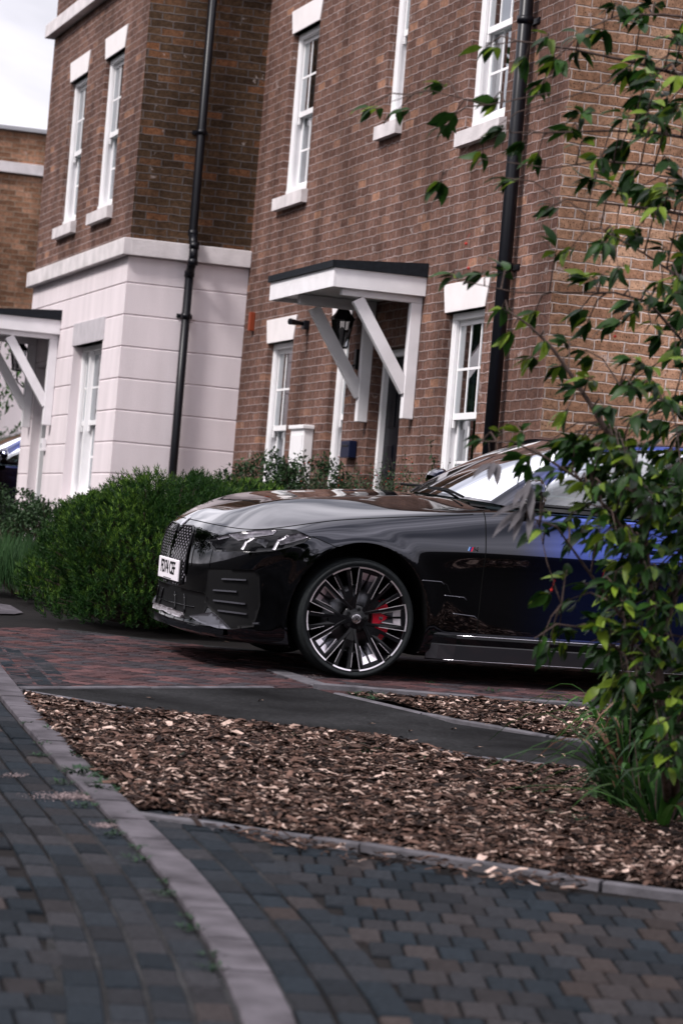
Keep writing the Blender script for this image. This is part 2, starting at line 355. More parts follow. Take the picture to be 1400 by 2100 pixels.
def block(mb, c, ang, L_, W_, colr, dz=0.):
    """bevelled paving block with top at ground level"""
    ca, sa = cos(ang), sin(ang); b = .006; z = dz + ru(-.0025, .0025); t1, t2 = ru(-.003, .003), ru(-.003, .003)
    def q(a, b_, zz): x = c[0] + a * ca - b_ * sa; y = c[1] + a * sa + b_ * ca; return V((x, y, gz(y) + zz + (t1 * a / L_ + t2 * b_ / W_ if zz > -.01 else 0)))
    l, w_ = L_ / 2 - .0045, W_ / 2 - .0045
    o = [(-l, -w_), (l, -w_), (l, w_), (-l, w_)]; i = [(-l + b, -w_ + b), (l - b, -w_ + b), (l - b, w_ - b), (-l + b, w_ - b)]
    mb.face([q(*p, z) for p in i], col=colr)
    for k in range(4):
        j = (k + 1) % 4
        mb.face([q(*o[k], z - b), q(*o[j], z - b), q(*i[j], z), q(*i[k], z)], col=colr)
        mb.face([q(*o[k], -.04), q(*o[j], -.04), q(*o[j], z - b), q(*o[k], z - b)], col=colr)
def herring(mb, ang, org, poly, colf, wd=.1, n=70, pix=None):
    """2:1 herringbone over a world polygon"""
    ca, sa = cos(ang), sin(ang)
    for i in range(-2 * n, 2 * n):
        for j in range(-n, n):
            # repeating L pair: period vectors (w,w) and (4w... ) -> use lattice (w,w),(2w,-2w)
            bx = (i + 2 * j) * wd; by = (i - 2 * j) * wd
            for (ox, oy, rot) in ((wd, wd * .5, 0), (wd * .5, wd * 2.0, 1)):
                lx, ly = bx + ox, by + oy
                x = org[0] + lx * ca - ly * sa; y = org[1] + lx * sa + ly * ca
                if inpoly(x, y, poly): block(mb, (x, y), ang + (pi / 2 if rot else 0), 2 * wd, wd, colf(x, y))
def running(mb, da, db, poly, colf, wd=.1, ln=.2, n=60):
    """rows of blocks laid end-on, each row shifted by half a block; da..db is a joint line running away"""
    d = (V((db.x - da.x, db.y - da.y))).normalized(); ang = atan2(d.y, d.x); s = V((d.y, -d.x))
    for j in range(-n, n):
        for i in range(-2 * n, 2 * n):
            c = V((da.x, da.y)) + d * (j * ln) + s * ((i + (.5 if j % 2 else 0)) * wd)
            if inpoly(c.x, c.y, poly): block(mb, (c.x, c.y), ang, ln, wd, colf(c.x, c.y))
def mixc(a, b, t): return tuple(a[i] + (b[i] - a[i]) * t for i in range(3))
def fg_col(x, y):
    t = rnd() ** 1.6; c = mixc((.0125, .0165, .021), (.024, .0235, .026), t)
    k_ = .05 + .40 * max(0, min(1, (x + .3) / 1.5))
    if rnd() < k_: c = mixc(c, (.036, .028, .026), ru(.2, .9))
    f = ru(.7, 1.2); return tuple(v * f for v in c)
def red_col(x, y):
    t = rnd(); c = mixc((.030, .023, .026), (.078, .040, .040), t); 
    if rnd() < .3: c = (.034, .030, .034)
    f = ru(.75, 1.2); return tuple(v * f for v in c)
# kerb line offset curves
def offs(line, d):
    o = []
    for i, p in enumerate(line):
        a = line[max(i - 1, 0)]; b = line[min(i + 1, len(line) - 1)]; t = V((b.x - a.x, b.y - a.y)).normalized()
        q = V((p.x + t.y * d, p.y - t.x * d, 0)); q.z = gz(q.y); o.append(q)
    return o
def resample(line, step):
    out = [line[0].copy()]; acc = 0
    for a, b in zip(line[:-1], line[1:]):
        L_ = (b - a).length; n = max(1, int(L_ / .03))
        for k in range(1, n + 1):
            p = a.lerp(b, k / n)
            if (p - out[-1]).length >= step: out.append(p)
    return out
def smooth_line(line, it=6):
    l = resample(line, .12)
    for _ in range(it): l = [l[0]] + [(l[i - 1] + l[i] * 2 + l[i + 1]) / 4 for i in range(1, len(l) - 1)] + [l[-1]]
    return l
k1s = smooth_line(k1w); k2s = smooth_line(k2w)
def strip_blocks(mb, line, off, wdt, length, colf, dz=0., gap=0.0):
    l = resample(offs(line, off), length)
    for a, b in zip(l[:-1], l[1:]):
        m_ = (a + b) / 2; block(mb, (m_.x, m_.y), atan2(b.y - a.y, b.x - a.x), (b - a).length - gap, wdt, colf(m_.x, m_.y), dz)
def kerb(name, line, wdt, length, m, dz, hgt=.02, off=0., skip=None):
    mb = MB(); l = resample(offs(line, off), length)
    for k, (a, b) in enumerate(zip(l[:-1], l[1:])):
        if skip and skip(k, a): continue
        # subdivide each piece so it follows the curve
        d = (b - a).normalized(); n_ = V((d.y, -d.x, 0)); e = .005
        a2, b2 = a + d * e, b - d * e; bz = ru(-.003, .003)
        P = lambda p, s_, z_: V(((p + n_ * s_).x, (p + n_ * s_).y, gz((p + n_ * s_).y) + z_))
        h = wdt / 2; z = dz + bz; c = .006
        top = [P(a2, -h + c, z), P(b2, -h + c, z), P(b2, h - c, z), P(a2, h - c, z)]
        low = [P(a2, -h, z - c), P(b2, -h, z - c), P(b2, h, z - c), P(a2, h, z - c)]
        bot = [P(a2, -h, -.05), P(b2, -h, -.05), P(b2, h, -.05), P(a2, h, -.05)]
        mb.face(top)
        for q in range(4):
            r_ = (q + 1) % 4
            mb.face([low[q], low[r_], top[r_], top[q]]); mb.face([bot[q], bot[r_], low[r_], low[q]])
    o = mb.build(name, m); struct(o); return o
# foreground paving: rows beside the kerb, herringbone beyond
fg = MB()
for k in range(1, 5): strip_blocks(fg, k1s, (.0675 + .1 * k - .045) if False else (.07 + .105 * k - .05), .1, .2, fg_col)
for k in range(1, 4): strip_blocks(fg, k1s, -(.07 + .105 * k - .05), .1, .2, fg_col)
l_off = offs(k1s, .5); r_off = offs(k1s, -.39)
# which side is which: the left side of the picture has smaller x
if l_off[5].x > k1s[5].x: l_off, r_off = offs(k1s, -.39), offs(k1s, .5)
left_poly = [(p.x, p.y) for p in l_off] + [(l_off[-1].x - 1, l_off[-1].y - 1.5), (-3.5, 3), (-4.2, 24), (-3, 24)]
running(fg, gpt(50, 1930), gpt(0, 1815), left_poly, fg_col, n=90)
k2_lo = [gpt(x, y + 16) for x, y in K2]
right_poly = [(p.x, p.y) for p in r_off if p.y < k2_lo[1].y + .1] + [(r_off[-1].x, 5.0), (3.5, 5.0), (3.5, k2_lo[-1].y)] + [(p.x, p.y) for p in k2_lo[::-1]]
running(fg, gpt(865, 1950), gpt(825, 1840), right_poly, fg_col, n=50)
struct(fg.build('pavement', M_block))
# driveway of red blocks (and under the car)
dr = MB()
far_edge = [(-40, 1285), (120, 1290), (300, 1311), (420, 1325), (560, 1338), (760, 1345), (1100, 1352), (1500, 1375)]
dpx = [gpt(*p) for p in [(-40, 1350), (30, 1402), (60, 1418)]] + [gpt(*p) for p in EU[1:]] + [gpt(*p) for p in M2U[1:6]] + [gpt(*p) for p in far_edge[::-1]]
herring(dr, R(-26), (-.5, 16), [(p.x, p.y) for p in dpx], red_col, n=75)
struct(dr.build('driveway', M_block))
struct(sheet('road', [(-9, 15), (-4.2, 19), (-2.2, 18.2)] + [(p[0], p[1] - 2) for p in [(120, 1290), (300, 1311), (420, 1325), (560, 1338)]] + [(3, 17.8), (7, 19), (7, 26), (-14, 40), (-14, 15)], M_asph, -.007))
pth = sheet('footpath', EU + M2L + EL[::-1], M_asph2, .004); struct(pth)
for nm, ln, wd_ in (('path_edging', EU, .05), ('path_edging', EL, .05), ('path_edging', M2L, .05)):
    kerb(nm, smooth_line([gpt(*p) for p in ln], 2), wd_, .9, M_kerbd, .012)
kerb('drive_edging', smooth_line([gpt(*p) for p in M2U], 2), .06, .9, M_kerbd, .03)
kerb('kerb', k1s, .13, .45, M_kerb, .012, skip=lambda k, a: False)
kerb('kerb', k2s, .05, .9, M_kerbd, .020)
kerb('kerb', smooth_line([gpt(*p) for p in [(565, 1376), (625, 1392), (700, 1424)]], 1), .12, .9, M_kerbd, .008)
kerb('kerb', smooth_line([gpt(*p) for p in [(400, 1321), (470, 1328), (530, 1333)]], 1), .12, .9, M_kerb, .006)
kerb('kerb', smooth_line([gpt(*p) for p in [(60, 1205), (125, 1214), (180, 1238)]], 1), .10, .9, M_kerb, .02)
struct(sheet('paving_slab', [(-60, 1242), (0, 1238), (22, 1241), (48, 1256), (30, 1259), (-60, 1257)], M_kerb, -.002))
# mulch beds
bed1 = [gpt(*p) for p in [(48, 1428), (110, 1437), (240, 1461), (420, 1480), (600, 1497), (800, 1526), (980, 1566), (1100, 1580), (1260, 1596), (1500, 1618)]] + [gpt(*p) for p in [(1600, 1860), (1400, 1834), (1200, 1807), (1050, 1784), (900, 1758), (760, 1735), (650, 1715), (520, 1696), (400, 1674), (330, 1662), (285, 1664), (215, 1600), (150, 1540), (100, 1490)]]
bed2 = [gpt(*p) for p in [(720, 1427), (940, 1440), (1120, 1453), (1310, 1464), (1500, 1476), (1500, 1555), (1260, 1526), (1060, 1499), (930, 1478), (790, 1437)]]
M_mulchbase = mat('mulch_base', (.02, .013, .011), .95, noise_amt=.6, scale=30, bump=.8, bscale=60)
for b_ in (bed1, bed2): struct(sheet('mulch_bed', [(p.x, p.y, 0) for p in b_], M_mulchbase, .008))
M_chip = mat('wood_chip', (.2, .14, .1), .85, attr='col', noise_amt=.3, scale=70)
def chips(name, poly, n, label, spill=0.):
    xs = [p.x for p in poly]; ys_ = [p.y for p in poly]; pl = [(p.x, p.y) for p in poly]
    vv, ff, cc = [], [], []; k = 0
    while k < n:
        x, y = ru(min(xs), max(xs)), ru(min(ys_), max(ys_))
        if not inpoly(x, y, pl): continue
        k += 1
        L_ = ru(.009, .028) * (2.0 if rnd() < .12 else 1); W_ = L_ * ru(.12, .34); a = ru(0, 2 * pi)
        z = gz(y) + .01 + .022 * rnd() + .025 * noise.noise(V((x * 1.3, y * 1.3, 3)))
        z = max(z, gz(y) + .009)
        d = V((cos(a), sin(a), ru(-.35, .35))).normalized(); s_ = V((-sin(a), cos(a), ru(-.5, .5))).normalized(); nn = d.cross(s_) * .003
        c = V((x, y, z)); i = len(vv); bend = V((0, 0, ru(-.2, .35) * L_))
        vv += [c - d * L_ - s_ * W_ * ru(.2, 1), c - d * L_ + s_ * W_ * ru(.2, 1), c + s_ * W_ + bend, c + d * L_ + s_ * W_ * ru(.1, .8), c + d * L_ - s_ * W_ * ru(.1, .8), c - s_ * W_ + bend]
        vv += [p - nn for p in vv[i:i + 6]]
        ff += [[i, i + 5, i + 2, i + 1], [i + 5, i + 4, i + 3, i + 2], [i, i + 6, i + 11, i + 5], [i + 5, i + 11, i + 10, i + 4]]
        t = rnd(); c_ = mixc((.006, .0035, .003), (.125, .072, .055), t ** 2.0) if rnd() > .13 else mixc((.22, .15, .12), (.46, .34, .29), rnd())
        cc += [c_] * 4
    o = mkobj(name, vv, ff, M_chip, cols=cc); o['kind'] = 'stuff'; o['label'] = label; o['category'] = 'wood chips'; return o
chips('wood_chips', bed1, 62000, 'bark and wood chip mulch filling the large bed beside the kerb')
chips('wood_chips', bed2, 16000, 'pale wood chip mulch in the thin bed next to the parked car')
spill = [gpt(x, y + 4) for x, y in K2[1:9]] + [gpt(x, y + 34 + 6 * sin(x * .02)) for x, y in K2[8:2:-1]]
chips('loose_wood_chips', spill, 260, 'loose bark chips spilled over the kerb onto the block paving')

vv, ff, cc = [], [], []
for (sx, sy, wx, wy, n_) in ((150, 1632, 75, 7, 900), (235, 1640, 40, 5, 350), (215, 1692, 30, 5, 260), (410, 1672, 60, 3, 200), (30, 1590, 30, 4, 120), (640, 1388, 30, 4, 60)):
    for k in range(n_):
        p = gpt(sx + random.gauss(0, wx * .5), sy + random.gauss(0, wy * .6), .006); r_ = ru(.0015, .005); i = len(vv); z = V((0, 0, r_ * .6)); a = ru(0, 3)
        vv += [p + V((r_ * cos(a), r_ * sin(a), 0)), p + V((-r_ * sin(a), r_ * cos(a), 0)), p - V((r_ * cos(a), r_ * sin(a), 0)), p + z]
        ff += [[i, i + 1, i + 3], [i + 1, i + 2, i + 3], [i + 2, i, i + 3]]; cc += [mixc((.10, .075, .075), (.26, .20, .20), rnd())] * 3
o = mkobj('sand', vv, ff, M_chip, cols=cc); o['kind'] = 'stuff'; o['label'] = 'pinkish sand and grit washed over the blocks beside the kerb'; o['category'] = 'sand'
# ------------------------------------------------------------------ houses
P0 = at(1130, 600, 20.7); P0.z = 0
I0 = P0 + FD * 8.64
O0 = I0 + ND * 1.21
LS = -.2                                          # walls start below the ground
def wall(mb, P, D, out_, s0, s1, z0, z1, ops=(), rev=.10, u0=0.):
    """brick wall with real openings and reveals; ops = (s0, s1, z0, z1)"""
    ss = sorted({s0, s1, *[o[0] for o in ops], *[o[1] for o in ops]}); zs = sorted({z0, z1, *[o[2] for o in ops], *[o[3] for o in ops]})
    q = lambda s, z, d=0.: P + D * s - out_ * d + UP * z
    for a, b in zip(ss[:-1], ss[1:]):
        for c, d in zip(zs[:-1], zs[1:]):
            if any(a >= o[0] - 1e-6 and b <= o[1] + 1e-6 and c >= o[2] - 1e-6 and d <= o[3] + 1e-6 for o in ops): continue
            mb.face([q(a, c), q(b, c), q(b, d), q(a, d)], [(a + u0, c), (b + u0, c), (b + u0, d), (a + u0, d)])
    for a, b, c, d in ops:
        mb.face([q(a, c), q(a, d), q(a, d, rev), q(a, c, rev)], [(a + u0, c), (a + u0, d), (a + u0 + rev, d), (a + u0 + rev, c)])
        mb.face([q(b, c), q(b, d), q(b, d, rev), q(b, c, rev)], [(b + u0, c), (b + u0, d), (b + u0 + rev, d), (b + u0 + rev, c)])
        mb.face([q(a, d), q(b, d), q(b, d, rev), q(a, d, rev)], [(a, d), (b, d), (b, d + rev), (a, d + rev)])
        mb.face([q(a, c), q(b, c), q(b, c, rev), q(a, c, rev)], [(a, c), (b, c), (b, c - rev), (a, c - rev)])
M_room = mat('dark_room', (.012, .014, .016), .9)
M_curtain = mat('curtain', (.16, .17, .175), .9, noise_amt=.15, scale=4)
def window(parent, P, D, out_, s0, s1, z0, z1, cols=3, sill=True, lintel=True, sillmat=None, curtain=True, mull=None, lintz=.225, sill_ext=(.05, .42), rev=.10, lintmat=None, surround=None):
    """sash window; s along D, out_ points away from the wall; z0 = sill top, z1 = head"""
    w = s1 - s0; f = MB(P + D * s0 + UP * z0, D, out_); H = z1 - z0; fw = .055; y1 = -rev + .045; y0 = -rev - .064
    f.box(0, fw, y0, y1, 0, H, .004); f.box(w - fw, w, y0, y1, 0, H, .004); f.box(fw, w - fw, y0, y1, H - fw, H, .004); f.box(fw, w - fw, y0, y1 + .02, 0, .06, .004)
    # staff bead
    f.box(fw, fw + .018, y1 - .035, y1 - .012, .06, H - fw); f.box(w - fw - .018, w - fw, y1 - .035, y1 - .012, .06, H - fw)
    win = f.build('window', M_white, parent)
    spans = [(fw, w - fw, cols)] if not mull else mull
    mid = H * .5
    for (a, b, nc) in spans:
        if mull and a > fw + .01:
            q = MB(P + D * s0 + UP * z0, D, out_); q.box(a - .06, a, y0, y1 - .004, .061, H - fw - .001, .003); q.build('mullion', M_white, win)
        for up in (1, 0):
            sy1 = y1 - .04 if up else y1 - .082; sy0 = sy1 - .022
            c, d = (mid - .02, H - fw) if up else (.06, mid + .02)
            m = MB(P + D * s0 + UP * z0, D, out_); st = .042; e = .0015
            m.box(a + e, a + st, sy0, sy1, c, d, .003); m.box(b - st, b - e, sy0, sy1, c, d, .003)
            bt = .05 if up else .075
            m.box(a + st, b - st, sy0, sy1 - .001, c, c + bt); m.box(a + st, b - st, sy0, sy1 - .001, d - .042, d)
            for k in range(1, nc):
                x = a + st + (b - a - 2 * st) * k / nc; m.box(x - .010, x + .010, sy1 - .015, sy1 - .005, c + bt, d - .042)
            zc = (c + bt + d - .042) / 2; m.box(a + st, b - st, sy1 - .0145, sy1 - .0055, zc - .010, zc + .010)
            if up:   # horns under the meeting rail
                for x in (a + e, b - st): m.box(x, x + st - e, sy0, sy1, c - .065, c, .004)
            m.build('sash', M_white, win)
            gl = MB(P + D * s0 + UP * z0, D, out_); gy = sy1 - .010
            gl.lface([(a + st, gy, c + bt), (b - st, gy, c + bt), (b - st, gy, d - .042), (a + st, gy, d - .042)])
            gl.build('pane', M_glass, win)
    # room behind
    r = MB(P + D * s0 + UP * z0, D, out_); yb = y0 - .9; e = .3
    r.lface([(-e, yb, -e), (w + e, yb, -e), (w + e, yb, H + e), (-e, yb, H + e)]); r.lface([(-e, yb, -e), (-e, y0, -e), (-e, y0, H + e), (-e, yb, H + e)]); r.lface([(w + e, yb, -e), (w + e, y0, -e), (w + e, y0, H + e), (w + e, yb, H + e)])
    r.lface([(-e, yb, H + e), (w + e, yb, H + e), (w + e, y0, H + e), (-e, y0, H + e)]); r.lface([(-e, yb, -e), (w + e, yb, -e), (w + e, y0, -e), (-e, y0, -e)])
    for sa, sb in ((-e, fw), (w - fw, w + e)): r.lface([(sa, y0, -e), (sb, y0, -e), (sb, y0, H + e), (sa, y0, H + e)])
    r.lface([(fw, y0, H - fw), (w - fw, y0, H - fw), (w - fw, y0, H + e), (fw, y0, H + e)]); r.lface([(fw, y0, -e), (w - fw, y0, -e), (w - fw, y0, .05), (fw, y0, .05)])
    r.build('room', M_room, win)
    if curtain:
        cu = MB(P + D * s0 + UP * z0, D, out_)
        for (a, b) in ((w - fw + .02, w + .24), (w * .62, w * .74)):
            n = 26; pts = [(a + (b - a) * k / n, y0 - .10 + .022 * sin(k * 1.9) + .008 * sin(k * 4.1)) for k in range(n + 1)]
            for (x0, yy0), (x1, yy1) in zip(pts[:-1], pts[1:]): cu.lface([(x0, yy0, .0), (x1, yy1, .0), (x1, yy1, H), (x0, yy0, H)])
        cu.build('curtain', M_curtain, win, smooth=True)
    if lintel:
        l = MB(P + D * s0 + UP * z1, D, out_); n = 1 if w < .6 else 1
        l.box(-.01, w + .01, -rev, .012, 0, lintz, .003, taper=.075); l.build('lintel', lintmat or M_lintel, win)
    if sill:
        l = MB(P + D * s0 + UP * z0, D, out_)
        x0, x1 = -.06, w + .06
        n = len(l.v); hh = .135
        for (a, b, c) in ((x0, -rev, -hh), (x1, -rev, -hh), (x1, .06, -hh), (x0, .06, -hh), (x0, -rev, .012), (x1, -rev, .012), (x1, .06, -.02), (x0, .06, -.02)): l.v.append(l.P(a, b, c))
        for q in ((0, 3, 2, 1), (4, 5, 6, 7), (0, 1, 5, 4), (1, 2, 6, 5), (2, 3, 7, 6), (3, 0, 4, 7)): l.f.append([n + i for i in q]); l.uv.append([(0, 0)] * 4)
        l.build('sill', sillmat or M_stone, win)
    return win
def canopy(house, P, D, out_, s0, s1, dep, zf0, zf1, zw, bs):
    """flat door hood: fascia zf0..zf1, roof felt above, brackets at the s values bs"""
    b = MB(P, D, out_); t = .022
    b.box(s0, s1, dep - t, dep, zf0, zf1, .003); b.box(s0, s0 + t, .002, dep - t - .001, zf0, zf1 + .0, .003); b.box(s1 - t, s1, .002, dep - t - .001, zf0, zf1, .003)
    c = b.build('canopy', M_white2, house)
    q = MB(P, D, out_)
    n = 12
    for k in range(n):
        a = s0 + t + (s1 - s0 - 2 * t) * k / n; a2 = s0 + t + (s1 - s0 - 2 * t) * (k + 1) / n
        q.box(a + .004, a2 - .004, .003, dep - t - .002, zf0 + .035, zf0 + .05)
    q.box(s0 + t, s1 - t, .003, dep - t - .002, zf0 + .051, zf0 + .06); q.build('soffit', M_white2, c)
    q = MB(P, D, out_); e = .02; n0 = 0
    vs_ = [(s0 - e, .001, zf1 + .001), (s1 + e, .001, zf1 + .001), (s1 + e, dep + e, zf1 + .001), (s0 - e, dep + e, zf1 + .001), (s0 - e, .001, zw), (s1 + e, .001, zw), (s1 + e, dep + e, zf1 + .055), (s0 - e, dep + e, zf1 + .055)]
    for p in vs_: q.v.append(q.P(*p))
    for f in ((0, 3, 2, 1), (4, 5, 6, 7), (0, 1, 5, 4), (1, 2, 6, 5), (2, 3, 7, 6), (3, 0, 4, 7)): q.f.append(list(f)); q.uv.append([(0, 0)] * 4)
    q.build('roof_covering', M_felt, c)
    for s in bs:
        k = MB(P, D, out_); wd = .075; zt = zf0 + .03; zl = zf0 - .98
        k.box(s, s + wd, .003, .095, zl, zt - .085, .005); k.box(s, s + wd, .003, dep - .10, zt - .084, zt, .005)
        # raking strut
        a = (s + wd / 2, .075, zl + .22); e_ = (s + wd / 2, dep - .24, zt - .10)
        k.beam(a, e_, wd * .86, .095, side=D); k.build('bracket', M_white2, c)
    return c
def lantern(name, label, P, D, out_, s, z):
    base = P + D * s + UP * z; t = empty(name, label, 'wall lantern', base)
    m = MB(base, D, out_); m.box(-.035, .035, .002, .03, -.17, .0, .004)
    m.tube([(0, .02, -.13), (0, .09, -.17), (0, .15, -.13), (0, .165, -.05), (0, .165, -.01)], .009); m.build('wall_bracket', M_black, t, smooth=False)
    m = MB(base, D, out_)
    def ring(z, r): return [(r * cos(pi / 3 * k), .165 + r * sin(pi / 3 * k), z) for k in range(6)]
    lo, hi = ring(.0, .055), ring(.24, .095)
    for k in range(6):
        m.tube([lo[k], hi[k]], .006, 5); m.tube([lo[k], lo[k - 1]], .006, 5); m.tube([hi[k], hi[k - 1]], .008, 5)
    r0, r1, r2, r3 = ring(.24, .115), ring(.29, .07), ring(.33, .05), ring(.345, .025)
    for A, B in ((r0, r1), (r1, r2), (r2, r3)):
        for k in range(6): m.lface([A[k - 1], A[k], B[k], B[k - 1]])
    m.lface(ring(.0, .05)[::-1]); m.tube([(0, .165, .33), (0, .165, .40)], [.02, .004], 6); m.build('cage', M_black, t)
    m = MB(base, D, out_); lo, hi = ring(.005, .050), ring(.236, .09)
    for k in range(6): m.lface([lo[k - 1], lo[k], hi[k], hi[k - 1]])
    m.build('glass', M_lglass, t)
    m = MB(base, D, out_); m.lathe([(.014, .02), (.014, .10), (.022, .13), (.022, .16), (0, .18)], 10, 'z', (0, .165, 0)); m.build('bulb', M_white2, t, smooth=True)
    return t
def pipe(parent, P, D, out_, s, z0, z1, r, swan=None, name='downpipe'):
    m = MB(P, D, out_); y = r + .035
    if swan:
        m.tube([(s, y, z1), (s, y, swan + .12), (s, y + .0, swan + .10)], r); m.tube([(s, y, swan + .12), (s, y + .10, swan - .02)], r * 1.02)
        m.tube([(s, y + .10, swan - .0), (s, y + .10, swan - .17)], r * 1.05); m.tube([(s, y + .10, swan - .13), (s, y, swan - .27)], r * 1.02); m.tube([(s, y, swan - .24), (s, y, z0)], r)
        for z in (swan + .13, swan + .0, swan - .16, swan - .27): m.tube([(s, y + (.10 if abs(z - swan + .08) < .1 else .0), z - .03), (s, y + (.10 if abs(z - swan + .08) < .1 else .0), z + .03)], r * 1.18)
    else: m.tube([(s, y, z0), (s, y, z1)], r, 12)
    z = z0 + 1.2
    while z < z1:
        m.tube([(s, y, z - .025), (s, y, z + .025)], r * 1.2, 12); m.box(s - r - .035, s + r + .035, .0, .012, z - .02, z + .02); z += 1.8
    return m.build(name, M_black, parent, smooth=True)

# --- main brick house
H1 = empty('brick_house', 'long brown brick house with white door canopy and gable end behind the black car', 'house', P0, 'terrace of brick houses')
b = MB()
W1 = [(6.76, 7.68, 4.75, 6.31), (3.97, 4.47, 5.07, 6.62), (1.33, 2.25, 4.77, 6.31), (6.76, 7.66, 1.74, 3.35), (1.40, 2.32, 1.74, 3.35), (4.93, 5.43, 1.86, 3.35)]
ZT1 = 7.5
DOOR = (3.30, 4.17, .7, 3.14)
wall(b, P0, FD, ND, 0, 8.64, LS, ZT1, W1 + [DOOR])
b.build('wall', M_brick, H1)
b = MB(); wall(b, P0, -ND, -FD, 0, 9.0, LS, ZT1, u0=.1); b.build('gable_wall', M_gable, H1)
b = MB(); q = lambda s, d, z: P0 + FD * s - ND * d + UP * z
b.face([q(0, 9, LS), q(8.64, 9, LS), q(8.64, 9, ZT1), q(0, 9, ZT1)], [(0, LS), (8.64, LS), (8.64, ZT1), (0, ZT1)]); b.build('back_wall', M_brick, H1)
b = MB(); e = .0; z = ZT1 - .3
b.face([q(-e, -e, z), q(8.64, -e, z), q(8.64, 4.5, z + .25), q(-e, 4.5, z + .25)]); b.face([q(-e, 9 + e, z), q(8.64, 9 + e, z), q(8.64, 4.5, z + .25), q(-e, 4.5, z + .25)]); b.face([q(-e, -e, z), q(-e, 4.5, z + .25), q(-e, 9 + e, z)])
b.face([q(-e, -e, z), q(8.64, -e, z), q(8.64, 9., z), q(-e, 9., z)]); b.build('roof', M_slate, H1)
for k, (a, c, d, e) in enumerate(W1):
    window(H1, P0, FD, ND, a, c, d, e, cols=2 if c - a < .6 else 3, curtain=(k != 1))
# door
m = MB(P0 + FD * DOOR[0] + UP * DOOR[2], FD, ND); w_ = DOOR[1] - DOOR[0]; hh = DOOR[3] - DOOR[2]
m.box(0, .06, -.19, -.085, 0, hh, .004); m.box(w_ - .06, w_, -.19, -.085, 0, hh, .004); m.box(.06, w_ - .06, -.19, -.086, hh - .06, hh, .004); fr = m.build('door', M_white, H1)
m = MB(P0 + FD * DOOR[0] + UP * DOOR[2], FD, ND); m.box(.06, w_ - .06, -.17, -.13, 0, hh - .06)
for i in range(2):
    for (za, zb) in ((.45, .95), (1.15, 1.65), (1.8, 2.25)):
        xa = .16 + i * (w_ - .06) / 2.15; m.box(xa, xa + .24, -.131, -.122, za, zb, .006)
m.build('door_leaf', M_door, fr)
m = MB(P0 + FD * DOOR[0] + UP * DOOR[2], FD, ND); m.lathe([(0, .05), (.022, .045), (.028, .02), (.012, 0)], 10, 'y', (.15, -.13, 1.32)); m.build('door_handle', mat('chrome', (.8, .8, .82), .12, 1.), fr, smooth=True)
m = MB(P0 + FD * DOOR[0] + UP * DOOR[2], FD, ND); m.box(.30, .57, -.13, -.118, 1.02, 1.06, .003); m.build('letter_plate', MATS['chrome'], fr)
# canopy: solve its depth from the photograph's corner
s_n = 2.88; pw = P0 + FD * s_n; dep, _ = on_plane(683, 575, pw, ND)
sf, zf = on_plane(553, 600, P0 + ND * dep, FD)
_, za = on_plane(683, 548, P0 + ND * dep + FD * s_n, FD); _, zb = on_plane(683, 587, P0 + ND * dep + FD * s_n, FD)
CAN1 = (dep, sf, zb, za); print('canopy', CAN1)
canopy(H1, P0, FD, ND, s_n, sf, dep, zb, za, za + .11, (s_n + .06, sf - .62))
m = MB(P0, FD, ND); m.box(-.04, 8.6, -.26, .04, ZT1 + .001, ZT1 + .06, .006); m.build('coping', M_stone, H1)
COP2 = MB(O0, FD, ND); COP2.box(-.04, 5.09, -.26, .04, 8.001, 8.06, .006)
pipe(H1, P0, FD, ND, .79, .6, 7.4, .052)
m = MB(P0, FD, ND); m.box(8.23, 8.31, .002, .05, 3.50, 3.68, .004); m.build('alarm_box', M_orange, H1)
# things on the wall
o = MB(P0, FD, ND); n_ = 0
o.box(5.80, 6.24, .003, .095, 1.25, 2.50, .008); mbx = o.build('meter_box', M_white, base=P0 + FD * 6.03 + UP * 1.25); tag(mbx, 'white meter box on the brick wall between the two lower windows', 'meter box')
m = MB(P0, FD, ND); m.box(5.78, 6.26, .0035, .115, 2.50, 2.535, .006); m.build('lid', M_white, mbx)
m = MB(P0, FD, ND); m.box(5.83, 6.21, .0955, .104, 1.3, 2.45, .005); m.build('door', M_white, mbx)
s_, z_ = on_plane(724, 905, P0, FD); s2_, z2_ = on_plane(724, 940, P0, FD)
m = MB(P0, FD, ND); m.box(s_ - .13, s_ + .13, .003, .07, z2_, z_, .006); pb = m.build('post_box', mat('navy_metal', (.008, .012, .035), .3), base=P0 + FD * s_ + UP * z2_); tag(pb, 'small dark blue post box on the brickwork left of the black door', 'post box')
m = MB(P0, FD, ND); m.box(s_ - .10, s_ + .10, .0705, .076, z_ - .05, z_ - .035, .002); m.build('slot', M_black, pb)
ls, lz = on_plane(722, 690, P0 + ND * .165, FD)
lantern('wall_lantern', 'black carriage lantern hanging on the brick wall under the white canopy beside the black door', P0, FD, ND, 4.62, lz - .08)
m = MB(P0, FD, ND); s_, z_ = on_plane(632, 665, P0, FD); m.box(s_ - .05, s_ + .05, .003, .05, z_ - .05, z_ + .03, .005); m.tube([(s_, .05, z_), (s_ - .1, .2, z_ + .0)], [.018, .03], 8)
fl = m.build('security_light', M_black, base=P0 + FD * s_ + UP * z_); tag(fl, 'small black lamp fitting on the brick wall behind the far canopy strut', 'wall lamp')

